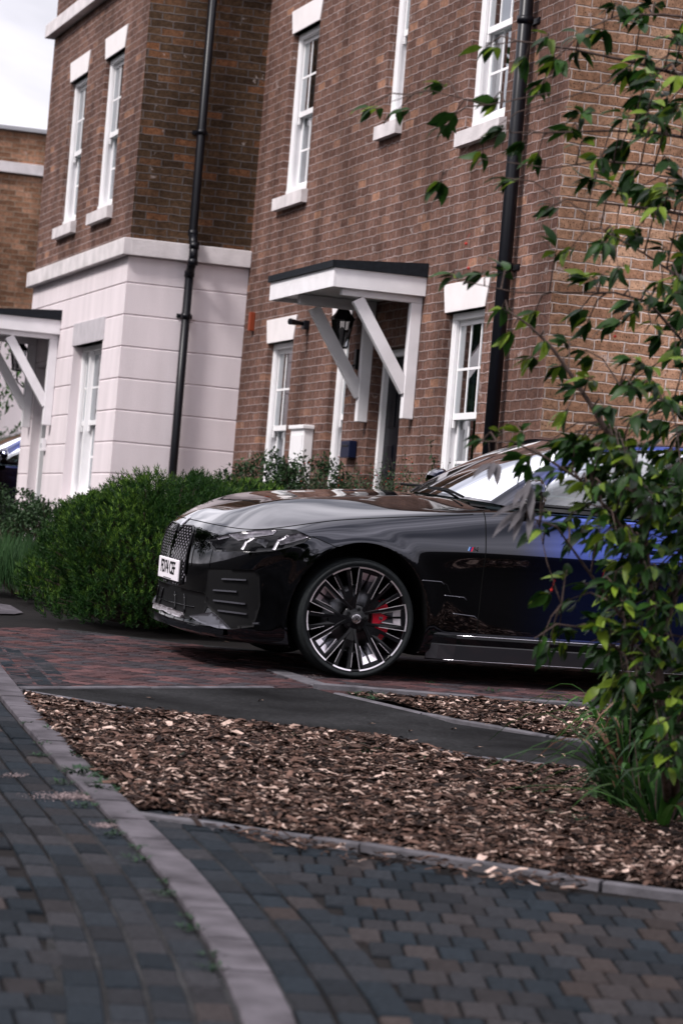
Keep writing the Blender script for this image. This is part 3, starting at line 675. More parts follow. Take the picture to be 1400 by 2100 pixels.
# --- projecting house with pale ashlar render below
H2 = empty('rendered_house', 'projecting corner house with pale grooved render below a stone band and brown brick above', 'house', O0, 'terrace of brick houses')
LEN = 5.05
W2 = [(2.88, 3.80, 4.72, 6.31), (1.02, 1.94, 4.72, 6.31)]; G2 = (.90, 2.38, 1.74, 3.35); DR2 = (3.55, 4.42, .7, 3.20)
b = MB(); wall(b, O0, FD, ND, 0, LEN, 4.28, 8.0, W2, u0=.11); b.build('wall', M_brick, H2)
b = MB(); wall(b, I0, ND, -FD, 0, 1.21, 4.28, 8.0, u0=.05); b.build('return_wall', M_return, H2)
# rendered storey: courses with V joints
cz = [4.135, 3.872, 3.562, 3.252, 2.942, 2.632, 2.322, 2.012, 1.702, 1.39, 1.08, .77, LS]
gr = .011
rb = MB(); lf = MB()
ops2 = [G2, DR2]
for hi, lo in zip(cz[:-1], cz[1:]):
    for (P, D, ou, L0, L1, ops, mm) in ((O0, FD, ND, 0., LEN, ops2, lf), (I0, ND, -FD, 0., 1.21, [], rb)):
        oo = []
        for o_ in ops:
            if o_[2] < hi and o_[3] > lo: oo.append((o_[0], o_[1], max(o_[2], lo + gr), min(o_[3], hi - gr)) if False else (o_[0], o_[1], max(o_[2], lo), min(o_[3], hi)))
        ss = sorted({L0, L1, *[x for o_ in oo for x in o_[:2]]})
        for a, c in zip(ss[:-1], ss[1:]):
            pieces = [(lo, hi)]
            for o_ in oo:
                if a >= o_[0] - 1e-6 and c <= o_[1] + 1e-6:
                    pieces = []
                    if o_[3] < hi - .02: pieces.append((o_[3], hi))
                    if o_[2] > lo + .02: pieces.append((lo, o_[2]))
            for (zl, zh) in pieces:
                A = lambda s, d, z: P + D * s + ou * d + UP * z
                g0 = gr if abs(zl - lo) < 1e-6 else 0; g1 = gr if abs(zh - hi) < 1e-6 else 0
                mm.face([A(a, 0, zl + g0), A(c, 0, zl + g0), A(c, 0, zh - g1), A(a, 0, zh - g1)])
                if g0: mm.face([A(a, -.012, zl), A(c, -.012, zl), A(c, 0, zl + g0), A(a, 0, zl + g0)])
                if g1: mm.face([A(a, 0, zh - g1), A(c, 0, zh - g1), A(c, -.012, zh), A(a, -.012, zh)])
for (a, c, d, e) in ops2:
    for s in (a, c): lf.face([O0 + FD * s + UP * d, O0 + FD * s + UP * e, O0 + FD * s - ND * .14 + UP * e, O0 + FD * s - ND * .14 + UP * d])
    lf.face([O0 + FD * a + UP * e, O0 + FD * c + UP * e, O0 + FD * c - ND * .14 + UP * e, O0 + FD * a - ND * .14 + UP * e])
lf.build('rendered_wall', M_stucco, H2); rb.build('rendered_wall', M_stucco, H2)
b = MB(O0, FD, ND); s = 0.
# stone band and cornice, front and return, with joints
def band(z0, z1, pr, nm):
    m = MB(O0, FD, ND); s = -pr
    while s < LEN + pr:
        s2 = min(s + .62, LEN + pr); m.box(s + .0015, s2 - .0015, -.02, pr, z0, z1, .006); s = s2
    m.build(nm, M_stone, H2)
    m = MB(O0, -ND, -FD); s = .0
    while s < 1.2:
        s2 = min(s + .62, 1.208); m.box(s + (-.02 if s == 0 else .0015) + .021, s2 - .0015, -.02, pr, z0 - .0, z1 - .0, .006); s = s2
    m.build(nm, M_stone, H2)
band(4.135, 4.30, .075, 'stone_band'); band(6.98, 7.13, .10, 'cornice')
b = MB(); A = lambda s, d, z: O0 + FD * s - ND * d + UP * z
b.face([A(LEN, 0, LS), A(LEN, 9, LS), A(LEN, 9, 8.), A(LEN, 0, 8.)], [(0, LS), (9, LS), (9, 8.), (0, 8.)])
b.face([A(0, 1.21, LS), A(0, 9, LS), A(0, 9, 8.), A(0, 1.21, 8.)], [(0, LS), (9, LS), (9, 8.), (0, 8.)])
b.face([A(0, 9, LS), A(LEN, 9, LS), A(LEN, 9, 8.), A(0, 9, 8.)], [(0, LS), (LEN, LS), (LEN, 8.), (0, 8.)]); b.build('back_wall', M_brick, H2)
b = MB(); z = 7.7
b.face([A(0, 0, z), A(LEN, 0, z), A(LEN - .5, 4.5, z + .25), A(.5, 4.5, z + .25)]); b.face([A(0, 9, z), A(LEN, 9, z), A(LEN - .5, 4.5, z + .25), A(.5, 4.5, z + .25)])
b.face([A(0, 0, z), A(.5, 4.5, z + .25), A(0, 9, z)]); b.face([A(LEN, 0, z), A(LEN - .5, 4.5, z + .25), A(LEN, 9, z)]); b.face([A(0, 0, z), A(LEN, 0, z), A(LEN, 9, z), A(0, 9, z)]); b.build('roof', M_slate, H2)
for (a, c, d, e) in W2: window(H2, O0, FD, ND, a, c, d, e, cols=3, rev=.09)
M_lint2 = mat('grey_lintel', (.47, .44, .465), .85, noise_amt=.08, scale=8)
wg = window(H2, O0, FD, ND, *G2, cols=3, lintel=False, rev=.14, mull=[(.055, 1.05, 3), (1.11, 1.425, 1)])
for (x0, x1, t0, t1) in ((.001, .74, 0., .0), (.743, 1.479, 0., 0.)):
    l = MB(O0 + FD * G2[0] + UP * G2[3], FD, ND); l.box(x0 - (.05 if x0 < .1 else 0), x1 + (.05 if x1 > 1 else 0), -.13, .010, .0, .235, .003); l.build('lintel', M_lint2, wg)
m = MB(O0 + FD * DR2[0] + UP * DR2[2], FD, ND); w_ = DR2[1] - DR2[0]; hh = DR2[3] - DR2[2]
m.box(0, .07, -.22, -.10, 0, hh, .004); m.box(w_ - .07, w_, -.22, -.10, 0, hh, .004); m.box(.07, w_ - .07, -.22, -.101, hh - .07, hh, .004); fr2 = m.build('door', M_white, H2)
m = MB(O0 + FD * DR2[0] + UP * DR2[2], FD, ND); m.box(.07, w_ - .07, -.2, -.15, 0, hh - .07)
for i in range(2):
    for (za, zb_) in ((.5, 1.0), (1.2, 1.7), (1.85, 2.3)): xa = .15 + i * .34; m.box(xa, xa + .24, -.151, -.142, za, zb_, .006)
m.build('door_leaf', M_door, fr2)
sc_, _z = on_plane(125, 640, O0, FD)
_, zc1 = on_plane(122, 655, O0 + FD * 3.2, ND)
canopy(H2, O0, FD, ND, 3.2, 3.2 + (sf - s_n), dep, CAN1[2], CAN1[3], CAN1[3] + .11, (3.26, 3.2 + sf - s_n - .62))
COP2.build('coping', M_stone, H2)
pipe(H2, I0, ND, -FD, .61, .6, 7.9, .042, swan=4.28)
lantern('wall_lantern', 'black carriage lantern on the pale rendered wall under the left hand canopy', O0, FD, ND, 4.72, lz - .08)
s_, z_ = on_plane(95, 900, O0, FD); s2_, z2_ = on_plane(95, 925, O0, FD)
m = MB(O0, FD, ND); m.box(s_ - .05, s_ + .05, .001, .045, z2_, z_, .004); bl = m.build('door_bell', M_white2, base=O0 + FD * s_ + UP * z2_); tag(bl, 'white door bell unit on the rendered wall right of the left door', 'door bell')
m = MB(O0, FD, ND); m.box(s_ - .02, s_ + .02, .0455, .052, z2_ + .04, z2_ + .08, .003); m.build('button', M_grey, bl)

# --- house far behind
Q0 = at(150, 600, 42); Q0.z = 0
H3 = empty('flat_topped_house', 'orange brown brick house with a pale stone band and flat parapet at the far left', 'house', Q0)
B_ = MB(); 
s0_, zt = on_plane(0, 264, Q0, ND); _, zb1 = on_plane(0, 330, Q0, ND); _, zb2 = on_plane(0, 352, Q0, ND)
wall(B_, Q0, ND, -FD, -1, 3.2, 4.4, zt, u0=.3); B_.build('wall', M_farbrick, H3)
m = MB(Q0, ND, -FD); m.box(-1, 3.2, -.1, .002 - .003, LS, 4.28); m.build('rendered_wall', M_stucco, H3)
m = MB(Q0, ND, -FD); m.box(-1.05, 3.25, -.1, .07, 4.28, 4.42, .005); m.box(-1.05, 3.25, -.1, .06, zb2, zb1, .005); m.build('stone_band', M_stone, H3)
m = MB(Q0, ND, -FD); m.box(-1.05, 3.25, -.3, .06, zt, zt + .06, .005); m.build('coping', M_grey, H3)
m = MB(Q0, ND, -FD); m.box(-1, 3.2, -6, -.31, LS, zt - .3); m.build('back_wall', M_farbrick, H3)

# ------------------------------------------------------------------ car
RW = .355; HWD = .94
r0 = ray(733, 1270); YC = 17.3
c_up = V((0, -SL, 1)).normalized(); c_fx = V((ND.x, ND.y, SL * ND.y)).normalized(); c_ly = c_up.cross(c_fx)
hubw = V((0, 0, CZ)) + r0 * (YC / r0.y); c_o = hubw - c_up * RW - c_ly * HWD
CM = Matrix((( c_fx.x, c_ly.x, c_up.x, c_o.x), (c_fx.y, c_ly.y, c_up.y, c_o.y), (c_fx.z, c_ly.z, c_up.z, c_o.z), (0, 0, 0, 1)))
CI = CM.inverted(); CAML = CI @ V((0, 0, CZ))
car = empty('parked_car', 'glossy black and blue saloon parked side on, red brake caliper behind its front wheel', 'car', None, mw=CM)

def paint_mat():
    m = bpy.data.materials.new('car_paint'); m.use_nodes = True; t = m.node_tree; L = t.links.new; b = t.nodes['Principled BSDF']
    co = N(t, 'ShaderNodeTexCoord'); sp = N(t, 'ShaderNodeSeparateXYZ'); L(co.outputs['Object'], sp.inputs[0])
    mr = N(t, 'ShaderNodeMapRange', interpolation_type='SMOOTHSTEP'); L(sp.outputs[0], mr.inputs[0]); mr.inputs[1].default_value = -.9; mr.inputs[2].default_value = -1.5
    mc = N(t, 'ShaderNodeMix', data_type='RGBA'); L(mr.outputs[0], mc.inputs[0]); mc.inputs[6].default_value = (.015, .016, .024, 1); mc.inputs[7].default_value = (.015, .042, .25, 1)
    L(mc.outputs[2], b.inputs['Base Color']); b.inputs['Metallic'].default_value = 1.; b.inputs['Roughness'].default_value = .06
    b.inputs['Coat Weight'].default_value = 1.; b.inputs['Coat Roughness'].default_value = .015; b.inputs['Coat IOR'].default_value = 1.5
    return m
M_paint = paint_mat()
M_gloss = mat('gloss_black', (.004, .004, .005), .1, coat=.3)
M_dark = mat('black_plastic', (.0025, .0025, .003), .7, spec=.15)
M_chrome = mat('bright_trim', (.75, .73, .76), .18, 1.)
M_mach = mat('machined_alloy', (.85, .80, .84), .38, 1., noise_amt=.05, scale=60)
M_alloy = mat('black_alloy', (.004, .004, .005), .2, .0, coat=.25)
M_alloy2 = mat('grey_alloy', (.13, .13, .15), .3, .8)
M_disc = mat('brake_disc', (.12, .12, .13), .35, 1.)
M_red = mat('red_caliper', (.62, .006, .03), .25, coat=1.)
M_int = mat('car_interior', (.03, .03, .035), .7)
M_lamp = mat('lamp_chrome', (.6, .58, .62), .12, 1.)

XS = [.918, .913, .893, .85, .775, .655, .48, .25, 0, -.3, -.6, -1.0, -1.6, -2.3, -2.7, -3.0, -3.35, -3.7, -3.95, -4.07, -4.10]
YS = [0, .20, .42, .62, .78, .885, .93, .945, .95, .945, .937, .93, .93, .93, .94, .95, .945, .90, .78, .5, 0]
XC = [.69, .685, .67, .64, .60, .54, .43, .23, 0, -.3, -.6, -1.0, -1.6, -2.3, -2.7, -3.0, -3.35, -3.62, -3.85, -4.0, -4.05]
FR = [(.16, .35), (.16, .06), (.20, -.02), (.25, -.02), (.32, .004), (.45, .0), (.58, -.004), (.66, .002), (.72, .012), (.80, .035), (.850, .085)]
FN = [(.15, .5), (.15, .10), (.20, .07), (.27, .06), (.34, .05), (.5, .026), (.66, .004), (.74, 0), (.815, .004), (.885, .028), (.935, .085)]
DO = [(.14, .5), (.14, .06), (.22, .05), (.27, .044), (.33, .038), (.50, .033), (.68, .026), (.782, .003), (.806, .0), (.92, .038), (1.06, .075)]
RE = [(.17, .5), (.17, .1), (.22, .03), (.28, .02), (.34, .02), (.5, .01), (.70, .0), (.80, .0), (.86, .005), (.95, .03), (1.04, .08)]
WT = [(1, 0, 0, 0)] * 3 + [(.95, .05, 0, 0), (.75, .25, 0, 0), (.42, .58, 0, 0), (.12, .88, 0, 0), (0, 1, 0, 0), (0, 1, 0, 0), (0, .85, .15, 0), (0, .22, .78, 0), (0, 0, 1, 0), (0, 0, 1, 0), (0, 0, .8, .2), (0, 0, .3, .7)] + [(0, 0, 0, 1)] * 6
def lerpt(x, tab):
    tab = sorted(tab)
    if x <= tab[0][0]: return tab[0][1]
    for (a, b), (c, d) in zip(tab[:-1], tab[1:]):
        if x <= c: return b + (d - b) * (x - a) / (c - a)
    return tab[-1][1]
ZSH = [(.985, .856), (.955, .85), (.90, .84), (.80, .825), (.66, .822), (.48, .848), (.25, .905), (0, .945), (-.3, .978), (-.6, 1.015), (-1.0, 1.068), (-1.6, 1.078), (-3, 1.08), (-3.7, 1.10), (-3.95, 1.08), (-4.1, 1.04)]
ZCT = [(.83, .866), (.79, .884), (.74, .908), (.66, .940), (.56, .975), (.43, 1.010), (.23, 1.040), (0, 1.062), (-.3, 1.09), (-.6, 1.108), (-.75, 1.11), (-1.1, 1.05), (-3.2, 1.05), (-3.4, 1.14), (-3.85, 1.15), (-4.05, 1.09)]
net = []
for i in range(len(XS)):
    a = (XS[max(i - 1, 0)], YS[max(i - 1, 0)]); c = (XS[min(i + 1, 20)], YS[min(i + 1, 20)])
    if i == 0: n = (1, 0)
    elif i == 20: n = (-1, 0)
    else: tx, ty = c[0] - a[0], c[1] - a[1]; l = sqrt(tx * tx + ty * ty); n = (ty / l, -tx / l)
    row = []
    for k in range(11):
        z = sum(w_ * T[k][0] for w_, T in zip(WT[i], (FR, FN, DO, RE))); ins = sum(w_ * T[k][1] for w_, T in zip(WT[i], (FR, FN, DO, RE)))
        if k == 10: z = lerpt(XS[i], ZSH)
        if k == 9: z8 = row[-1][2]; z = z8 + (lerpt(XS[i], ZSH) - z8) * .60
        row.append(V((XS[i] - n[0] * ins, max(YS[i] - n[1] * ins, 0), z)))
    e = row[-1]; zc = lerpt(XC[i], ZCT)
    for t_, fz_, bp in ((.12, .36, .0), (.30, .78, .0), (.42, .93, .008), (.50, .94, .0), (.75, .985, .0), (1, 1, 0)):
        x = e.x + (XC[i] - e.x) * t_; bz = bp if -.7 < x < .55 else 0; wf = max(0, min(1, (i - 2) / 4)); fz_ = fz_ * wf + (1 - (1 - t_) ** 1.35) * (1 - wf)
        row.append(V((x, e.y * (1 - t_), e.z + (zc - e.z) * fz_ + bz)))
    net.append(row)
def bs(t): return ((1 - t) ** 3 / 6, (3 * t ** 3 - 6 * t * t + 4) / 6, (-3 * t ** 3 + 3 * t * t + 3 * t + 1) / 6, t ** 3 / 6)
def surf(netf, nu, nv, su, sv, mir0=True, mirtop=True):
    """uniform cubic B-spline surface; netf(i,j) gives control points beyond the ends too"""
    P = []; 
    for a in range((nu - 1) * su + 1):
        i, t = min(a // su, nu - 2), (a - min(a // su, nu - 2) * su) / su; bu = bs(t); row = []
        for b_ in range((nv - 1) * sv + 1):
            j, s = min(b_ // sv, nv - 2), (b_ - min(b_ // sv, nv - 2) * sv) / sv; bv = bs(s); p = V((0, 0, 0))
            for x in range(4):
                for y in range(4): p += netf(i - 1 + x, j - 1 + y) * (bu[x] * bv[y])
            row.append(p)
        P.append(row)
    return P
NU, NV = 21, 17
def nf(i, j):
    fy = 1
    if i < 0: i = -i; fy = -1
    if i > NU - 1: i = 2 * (NU - 1) - i; fy = -1
    if j < 0: p = net[i][0] * 2 - net[i][-j] if False else net[i][0] + (net[i][0] - net[i][1])
    elif j > NV - 1: q_ = net[i][2 * (NV - 1) - j]; p = V((q_.x, -q_.y, q_.z))
    else: p = net[i][j]
    return V((p.x, p.y * fy, p.z))
SU, SV = 10, 5
G = surf(nf, NU, NV, SU, SV)
nuG, nvG = len(G), len(G[0])
ACX, ACZ, ARX, ARZ = -.01, .345, .425, .462
RCX = -2.995
def arch(x): return (ACX if x > -1.5 else RCX)
# wheel arch lips: swell the panel a little round the opening
for i in range(nuG):
    for j in range(nvG):
        p = G[i][j]
        if p.y < .7 or p.z > .95: continue
        d = sqrt(((p.x - arch(p.x)) / ARX) ** 2 + ((p.z - ACZ) / ARZ) ** 2)
        if d < 1.5: p.y += .014 * math.exp(-((d - 1.0) / .13) ** 2)
BJ = 10 * SV                       # row index of the bonnet edge
IB = 10 * SU + 2                   # rear end of the bonnet
def part_of(i, j):
    x = G[i][j].x
    if j >= BJ and i < IB: return 'bonnet'
    if 2 * SV + 3 <= j < BJ and x < -.757 and i < nuG - 5 * SU:
        if x > -1.99: return 'front_door'
        if x > -2.95 and not (x < -2.62 and G[i][j].z < .86): return 'rear_door'
    return 'body'
parts = {}
for side in (1, -1):
    for i in range(nuG - 1):
        for j in range(nvG - 1):
            q = [G[i][j], G[i + 1][j], G[i + 1][j + 1], G[i][j + 1]]
            c = (q[0] + q[2]) / 2
            if j >= BJ + 2 and -3.45 < c.x < -.80 and i > IB: continue        # open cabin
            if c.y > .6 and c.z < .93:
                ins = [((v.x - arch(v.x)) / ARX) ** 2 + ((v.z - ACZ) / ARZ) ** 2 < 1 for v in q]
                if all(ins): continue
            if j < SV and c.y > .55 and any(((v.x - arch(v.x)) / ARX) ** 2 + ((v.z - ACZ) / ARZ) ** 2 < 1.0 for v in q): continue
            parts.setdefault((part_of(i, j), side if part_of(i, j) not in ('bonnet', 'body') else 0), []).append((side, i, j))
snap = {}
for i in range(nuG):
    for j in range(nvG):
        v = G[i][j]
        if v.y > .6 and v.z < .93:
            ax = arch(v.x); d = sqrt(((v.x - ax) / ARX) ** 2 + ((v.z - ACZ) / ARZ) ** 2)
            if d < 1: 
                f = 1 / max(d, .01); snap[(i, j)] = V((ax + (v.x - ax) * f, v.y, ACZ + (v.z - ACZ) * f))
allv, allf = [], []
carobj = {}
normG = [[None] * nvG for _ in range(nuG)]
for i in range(nuG):
    for j in range(nvG):
        du = G[min(i + 1, nuG - 1)][j] - G[max(i - 1, 0)][j]; dv = G[i][min(j + 1, nvG - 1)] - G[i][max(j - 1, 0)]
        if i == 0: du = V((0, 1, 0))
        if i == nuG - 1: du = V((0, -1, 0))
        n = dv.cross(du)
        normG[i][j] = (-n if n.dot(V((0, 0, 0)) + (G[i][j] - V((-1.5, 0, .6)))) < 0 else n).normalized() if n.length > 1e-9 else V((0, 0, 1))
for (nm, sd_), fl in parts.items():
    idx = {}; vv, ff, nn = [], [], []
    for side, i, j in fl:
        f = []
        for a, b_ in ((i, j), (i + 1, j), (i + 1, j + 1), (i, j + 1)):
            k = (side if G[a][b_].y > 1e-5 else 1, a, b_)
            if k not in idx:
                p = snap.get((a, b_), G[a][b_]); idx[k] = len(vv); n = normG[a][b_]
                vv.append(V((p.x, p.y * side, p.z))); nn.append((n.x, n.y * side if p.y > 1e-5 else 0, n.z))
            if idx[k] not in f: f.append(idx[k])
        if len(f) > 2:
            fn_ = (vv[f[1]] - vv[f[0]]).cross(vv[f[2]] - vv[f[0]]); ns_ = nn[f[0]][:] ; ff.append(f if fn_.dot(V(ns_)) > 0 else f[::-1])
    o = mkobj(nm, vv, ff, [M_paint, M_gloss], car, local=True, smooth=True)
    o.data.normals_split_custom_set_from_vertices(nn); carobj.setdefault(nm, []).append(o)
    base = len(allv); allv += vv; allf += [[base + k for k in f] for f in ff]
BV = BVHTree.FromPolygons(allv, allf)
body = carobj['body'][0]
def cray(px, py):
    d = (CI.to_3x3() @ ray(px, py)).normalized(); h = BV.ray_cast(CAML, d)
    if h[0] is None: return None
    n = h[1]; n = -n if n.dot(d) > 0 else n
    return h[0], n
def fray(y, z):
    h = BV.ray_cast(V((2, y, z)), V((-1, 0, 0)))
    if h[0] is None: return None
    n = h[1]; n = -n if n.x < 0 else n
    return h[0], n
def sray(x, z):
    h = BV.ray_cast(V((x, 2, z)), V((0, -1, 0)))
    if h[0] is None: return None
    n = h[1]; n = -n if n.y < 0 else n
    return h[0], n
def densify(poly, step):
    o = []
    for k in range(len(poly)):
        a, b_ = poly[k], poly[(k + 1) % len(poly)]; L_ = sqrt((a[0] - b_[0]) ** 2 + (a[1] - b_[1]) ** 2); n = max(1, int(L_ / step))
        o += [(a[0] + (b_[0] - a[0]) * t / n, a[1] + (b_[1] - a[1]) * t / n) for t in range(n)]
    return o
def patch(name, poly, fn, m, off=.003, step=6, thick=0.006, parent=None, mirror=True, smooth=True):
    """panel following the bodywork inside a polygon; fn maps 2D to (point, normal)"""
    bd = densify(poly, step); xs = [p[0] for p in bd]; ys_ = [p[1] for p in bd]; pts = list(bd)
    x = min(xs) + step / 2
    while x < max(xs):
        y = min(ys_) + step / 2
        while y < max(ys_):
            if inpoly(x, y, bd) and min((x - a) ** 2 + (y - b_) ** 2 for a, b_ in bd) > (step * .45) ** 2: pts.append((x, y))
            y += step
        x += step
    n = len(bd); tri = delaunay_2d_cdt([V(p) for p in pts], [], [list(range(n))], 1, 1e-7)
    P = []; 
    for q in tri[0]:
        h = fn(q.x, q.y); P.append((h[0] + h[1] * off, h[0] + h[1] * (off - thick)) if h else None)
    fs = [list(f) for f in tri[2] if all(P[k] for k in f)]
    ec = {}
    for f in fs:
        for k in range(len(f)):
            e = (f[k], f[(k + 1) % len(f)]); ec[tuple(sorted(e))] = ec.get(tuple(sorted(e)), 0) + 1
    used = sorted({k for f in fs for k in f}); ix = {k: 2 * n_ for n_, k in enumerate(used)}; vv = []
    for k in used: vv += [P[k][0], P[k][1]]
    ff = [[ix[k] for k in f] for f in fs]; side = []
    for f in fs:
        for k in range(len(f)):
            a, b_ = f[k], f[(k + 1) % len(f)]
            if ec[tuple(sorted((a, b_)))] == 1: side.append([ix[a], ix[b_], ix[b_] + 1, ix[a] + 1])
    res = []
    for sd_ in ((1, -1) if mirror else (1,)):
        o = mkobj(name, [V((v.x, v.y * sd_, v.z)) for v in vv], ff + side, m, parent or car, local=True)
        o.data.polygons.foreach_set('use_smooth', [smooth] * len(ff) + [False] * len(side)); res.append(o)
    return res
def ribbon(name, pts, m, r=.003, parent=None, mirror=True, seg=6, name2=None):
    res = []
    for sd_ in ((1, -1) if mirror else (1,)):
        b_ = MB(); b_.tube([V((p.x, p.y * sd_, p.z)) for p in pts], r, seg, world=True); res.append(b_.build(name, m, parent or car, smooth=True, local=True))
    return res
def line_on(fn, pts, step=6, off=0.0):
    o = []
    for a, b_ in zip(pts[:-1], pts[1:]):
        n = max(1, int(sqrt((a[0] - b_[0]) ** 2 + (a[1] - b_[1]) ** 2) / step))
        for k in range(n + (b_ == pts[-1])):
            h = fn(a[0] + (b_[0] - a[0]) * k / n, a[1] + (b_[1] - a[1]) * k / n)
            if h: o.append(h[0] + h[1] * off)
    return o
# shut lines follow the panel grid
M_gap = mat('panel_gap', (.002, .002, .002), .9)
def gridline(pts): return [G[i][j] + normG[i][j] * -.0005 for i, j in pts]
ribbon('panel_gap', gridline([(i, BJ) for i in range(0, IB + 1)]), M_gap, .0032)
def vline(xv, j0, j1):
    o = []
    for j in range(j0, j1 + 1):
        for i in range(nuG - 1):
            a, b_ = G[i][j], G[i + 1][j]
            if a.x >= xv > b_.x and a.y > .3: t = (a.x - xv) / (a.x - b_.x); o.append(a.lerp(b_, t)); break
    return o
for xv in (-.757, -1.99, -2.95): ribbon('panel_gap', vline(xv, 2 * SV + 4, BJ + 2), M_gap, .0032)
# bumper seam from headlamp tail to the arch
ribbon('panel_gap', line_on(cray, [(640, 1100), (668, 1112), (690, 1122)], 4), M_gap, .0025)
# arch lips and wheel wells
for cx in (ACX, RCX):
    for sd_ in (1, -1):
        b_ = MB(); seg = 60; ring = []
        for k in range(seg + 1):
            a = -.42 + (pi + .84) * k / seg; x, z = cx + ARX * cos(a), ACZ + ARZ * sin(a)
            h = BV.ray_cast(V((cx + (ARX + .006) * cos(a), 2, ACZ + (ARZ + .006) * sin(a))), V((0, -1, 0)))
            y = min(h[0].y, .99) if h[0] and h[0].y > .5 else .88
            ring.append((x, y, z))
        for (x, y, z), (x2, y2, z2) in zip(ring[:-1], ring[1:]):
            b_.face([(x, y * sd_, z), (x2, y2 * sd_, z2), (x2, (y2 - .03) * sd_, z2), (x, (y - .03) * sd_, z)])
            b_.face([(x, (y - .03) * sd_, z), (x2, (y2 - .03) * sd_, z2), (x2, .55 * sd_, z2), (x, .55 * sd_, z)])
        b_.face([(p[0], .55 * sd_, p[2]) for p in ring])
        b_.build('wheel_well', M_dark, car, local=True)
# underside and cabin floor
b_ = MB(); b_.box(-3.9, .8, -.62, .62, .17, .22); b_.build('floor', M_dark, car, local=True)

# ---- front end (polygons in y,z on the nose)
kid = [(.04, .75), (.085, .795), (.26, .80), (.315, .775), (.335, .70), (.325, .52), (.285, .455), (.17, .435), (.075, .44), (.045, .52)]
gr_ = patch('grille', kid, fray, M_gloss, off=.004, step=.02)
for g_ in gr_:
    sd_ = 1 if g_.data.vertices[0].co.y > 0 else -1
    mb = MB(); gl = MB()
    y = .05
    k = 0
    while y < .34:
        z = .45 + (.016 if k % 2 else 0)
        while z < .80:
            if inpoly(y, z, kid):
                h = fray(y, z)
                if h:
                    c = h[0] + h[1] * .008; c.y *= sd_; n_ = V((h[1].x, h[1].y * sd_, h[1].z)); s_ = n_.cross(UP).normalized(); u_ = s_.cross(n_)
                    mb.face([c + u_ * .0075, c + s_ * .013, c - u_ * .0075, c - s_ * .013])
            z += .032
        y += .027; k += 1
    mb.build('grille_mesh', mat('mesh_silver', (.17, .16, .18), .35), g_, local=True)
for sd_ in (1, -1):
    pts = [V((p.x, p.y * sd_, p.z)) for p in line_on(fray, kid[:6] , .015, .006)]
    b_ = MB(); b_.tube(pts, .0075, 6, world=True); b_.build('grille_surround', M_paint if False else M_gloss, gr_[0 if sd_ > 0 else 1], smooth=True, local=True)
# lower intake and its struts, splitter lip
inl = [(-.60, .43), (.60, .43), (.66, .39), (.60, .275), (.45, .262), (-.45, .262), (-.60, .275), (-.66, .39)]
patch('lower_intake', inl, fray, M_dark, off=.003, step=.025, mirror=False)
for y in (.16, .34):
    ribbon('intake_strut', line_on(fray, [(y, .40), (y + .05, .29)], .03, .008), M_gloss, .006)
ribbon('intake_strut', line_on(fray, [(.0, .33), (.50, .335)], .03, .006), M_gloss, .004)
pt = []
sp_ = [(.30, .245), (.60, .25), (.78, .25)]
# side intake beside the number plate: black panel with blades, from the photograph
sidein = [(428, 1166), (520, 1168), (532, 1180), (534, 1240), (520, 1285), (468, 1292), (440, 1260), (420, 1235)]
si = patch('side_intake', sidein, cray, M_dark, off=.003, step=7)
for (a, b__) in (((458, 1187), (506, 1189)), ((441, 1210), (487, 1213)), ((441, 1231), (504, 1238)), ((450, 1252), (506, 1259)), ((518, 1278), (530, 1278))):
    L_ = line_on(cray, [a, b__], 6, .016)
    if len(L_) > 1:
        for o_, sd_ in zip(si, (1, -1)):
            m = MB(); 
            for p, q in zip(L_[:-1], L_[1:]):
                P_ = V((p.x, p.y * sd_, p.z)); Q_ = V((q.x, q.y * sd_, q.z)); e = V((0, 0, .0045)); i_ = V((-.02, -.02 * sd_, 0))
                m.face([P_ - e, Q_ - e, Q_ + e, P_ + e]); m.face([P_ + e, Q_ + e, Q_ + e + i_, P_ + e + i_]); m.face([P_ - e, Q_ - e, Q_ - e + i_, P_ - e + i_])
            m.build('intake_blade', M_alloy2, o_, local=True)
# splitter: thin blade round the bottom of the bumper
def lipcurve(z, out_, y1=.86):
    o = []
    for k in range(31):
        y = y1 * k / 30; h = fray(min(y, .80), z)
        if h: n_ = V((h[1].x, h[1].y, 0)).normalized(); o.append(V((h[0].x, y, z)) + n_ * out_)
    return o
lc = lipcurve(.215, .030, .78)
for sd_ in (1, -1):
    m = MB(); Q = []
    for p in lc:
        q = V((p.x, p.y * sd_, p.z)); i_ = V((-.10, -.05 * sd_, 0)); Q.append((q + V((0, 0, .018)) + i_ * .0, q - V((0, 0, .012)), q - V((0, 0, .012)) + i_, q + V((0, 0, .05)) + i_))
    for a, c in zip(Q[:-1], Q[1:]):
        for k in range(4): m.face([a[k], c[k], c[(k + 1) % 4], a[(k + 1) % 4]])
    m.build('splitter', M_gloss, car, local=True)
# winglet on the bumper corner
wing = [(394, 1265), (418, 1259), (440, 1256), (458, 1273), (475, 1290), (450, 1288), (428, 1282), (410, 1275)]
patch('bumper_blade', wing, cray, mat('satin_grey', (.10, .10, .115), .22, .5), off=.02, step=7, thick=.02)
lipr = [(328, 1246), (352, 1260), (374, 1268), (378, 1262), (376, 1256), (350, 1248), (334, 1240)]
patch('bumper_blade', lipr, cray, mat('satin_light', (.42, .39, .42), .3, .6), off=.018, step=6, thick=.02)
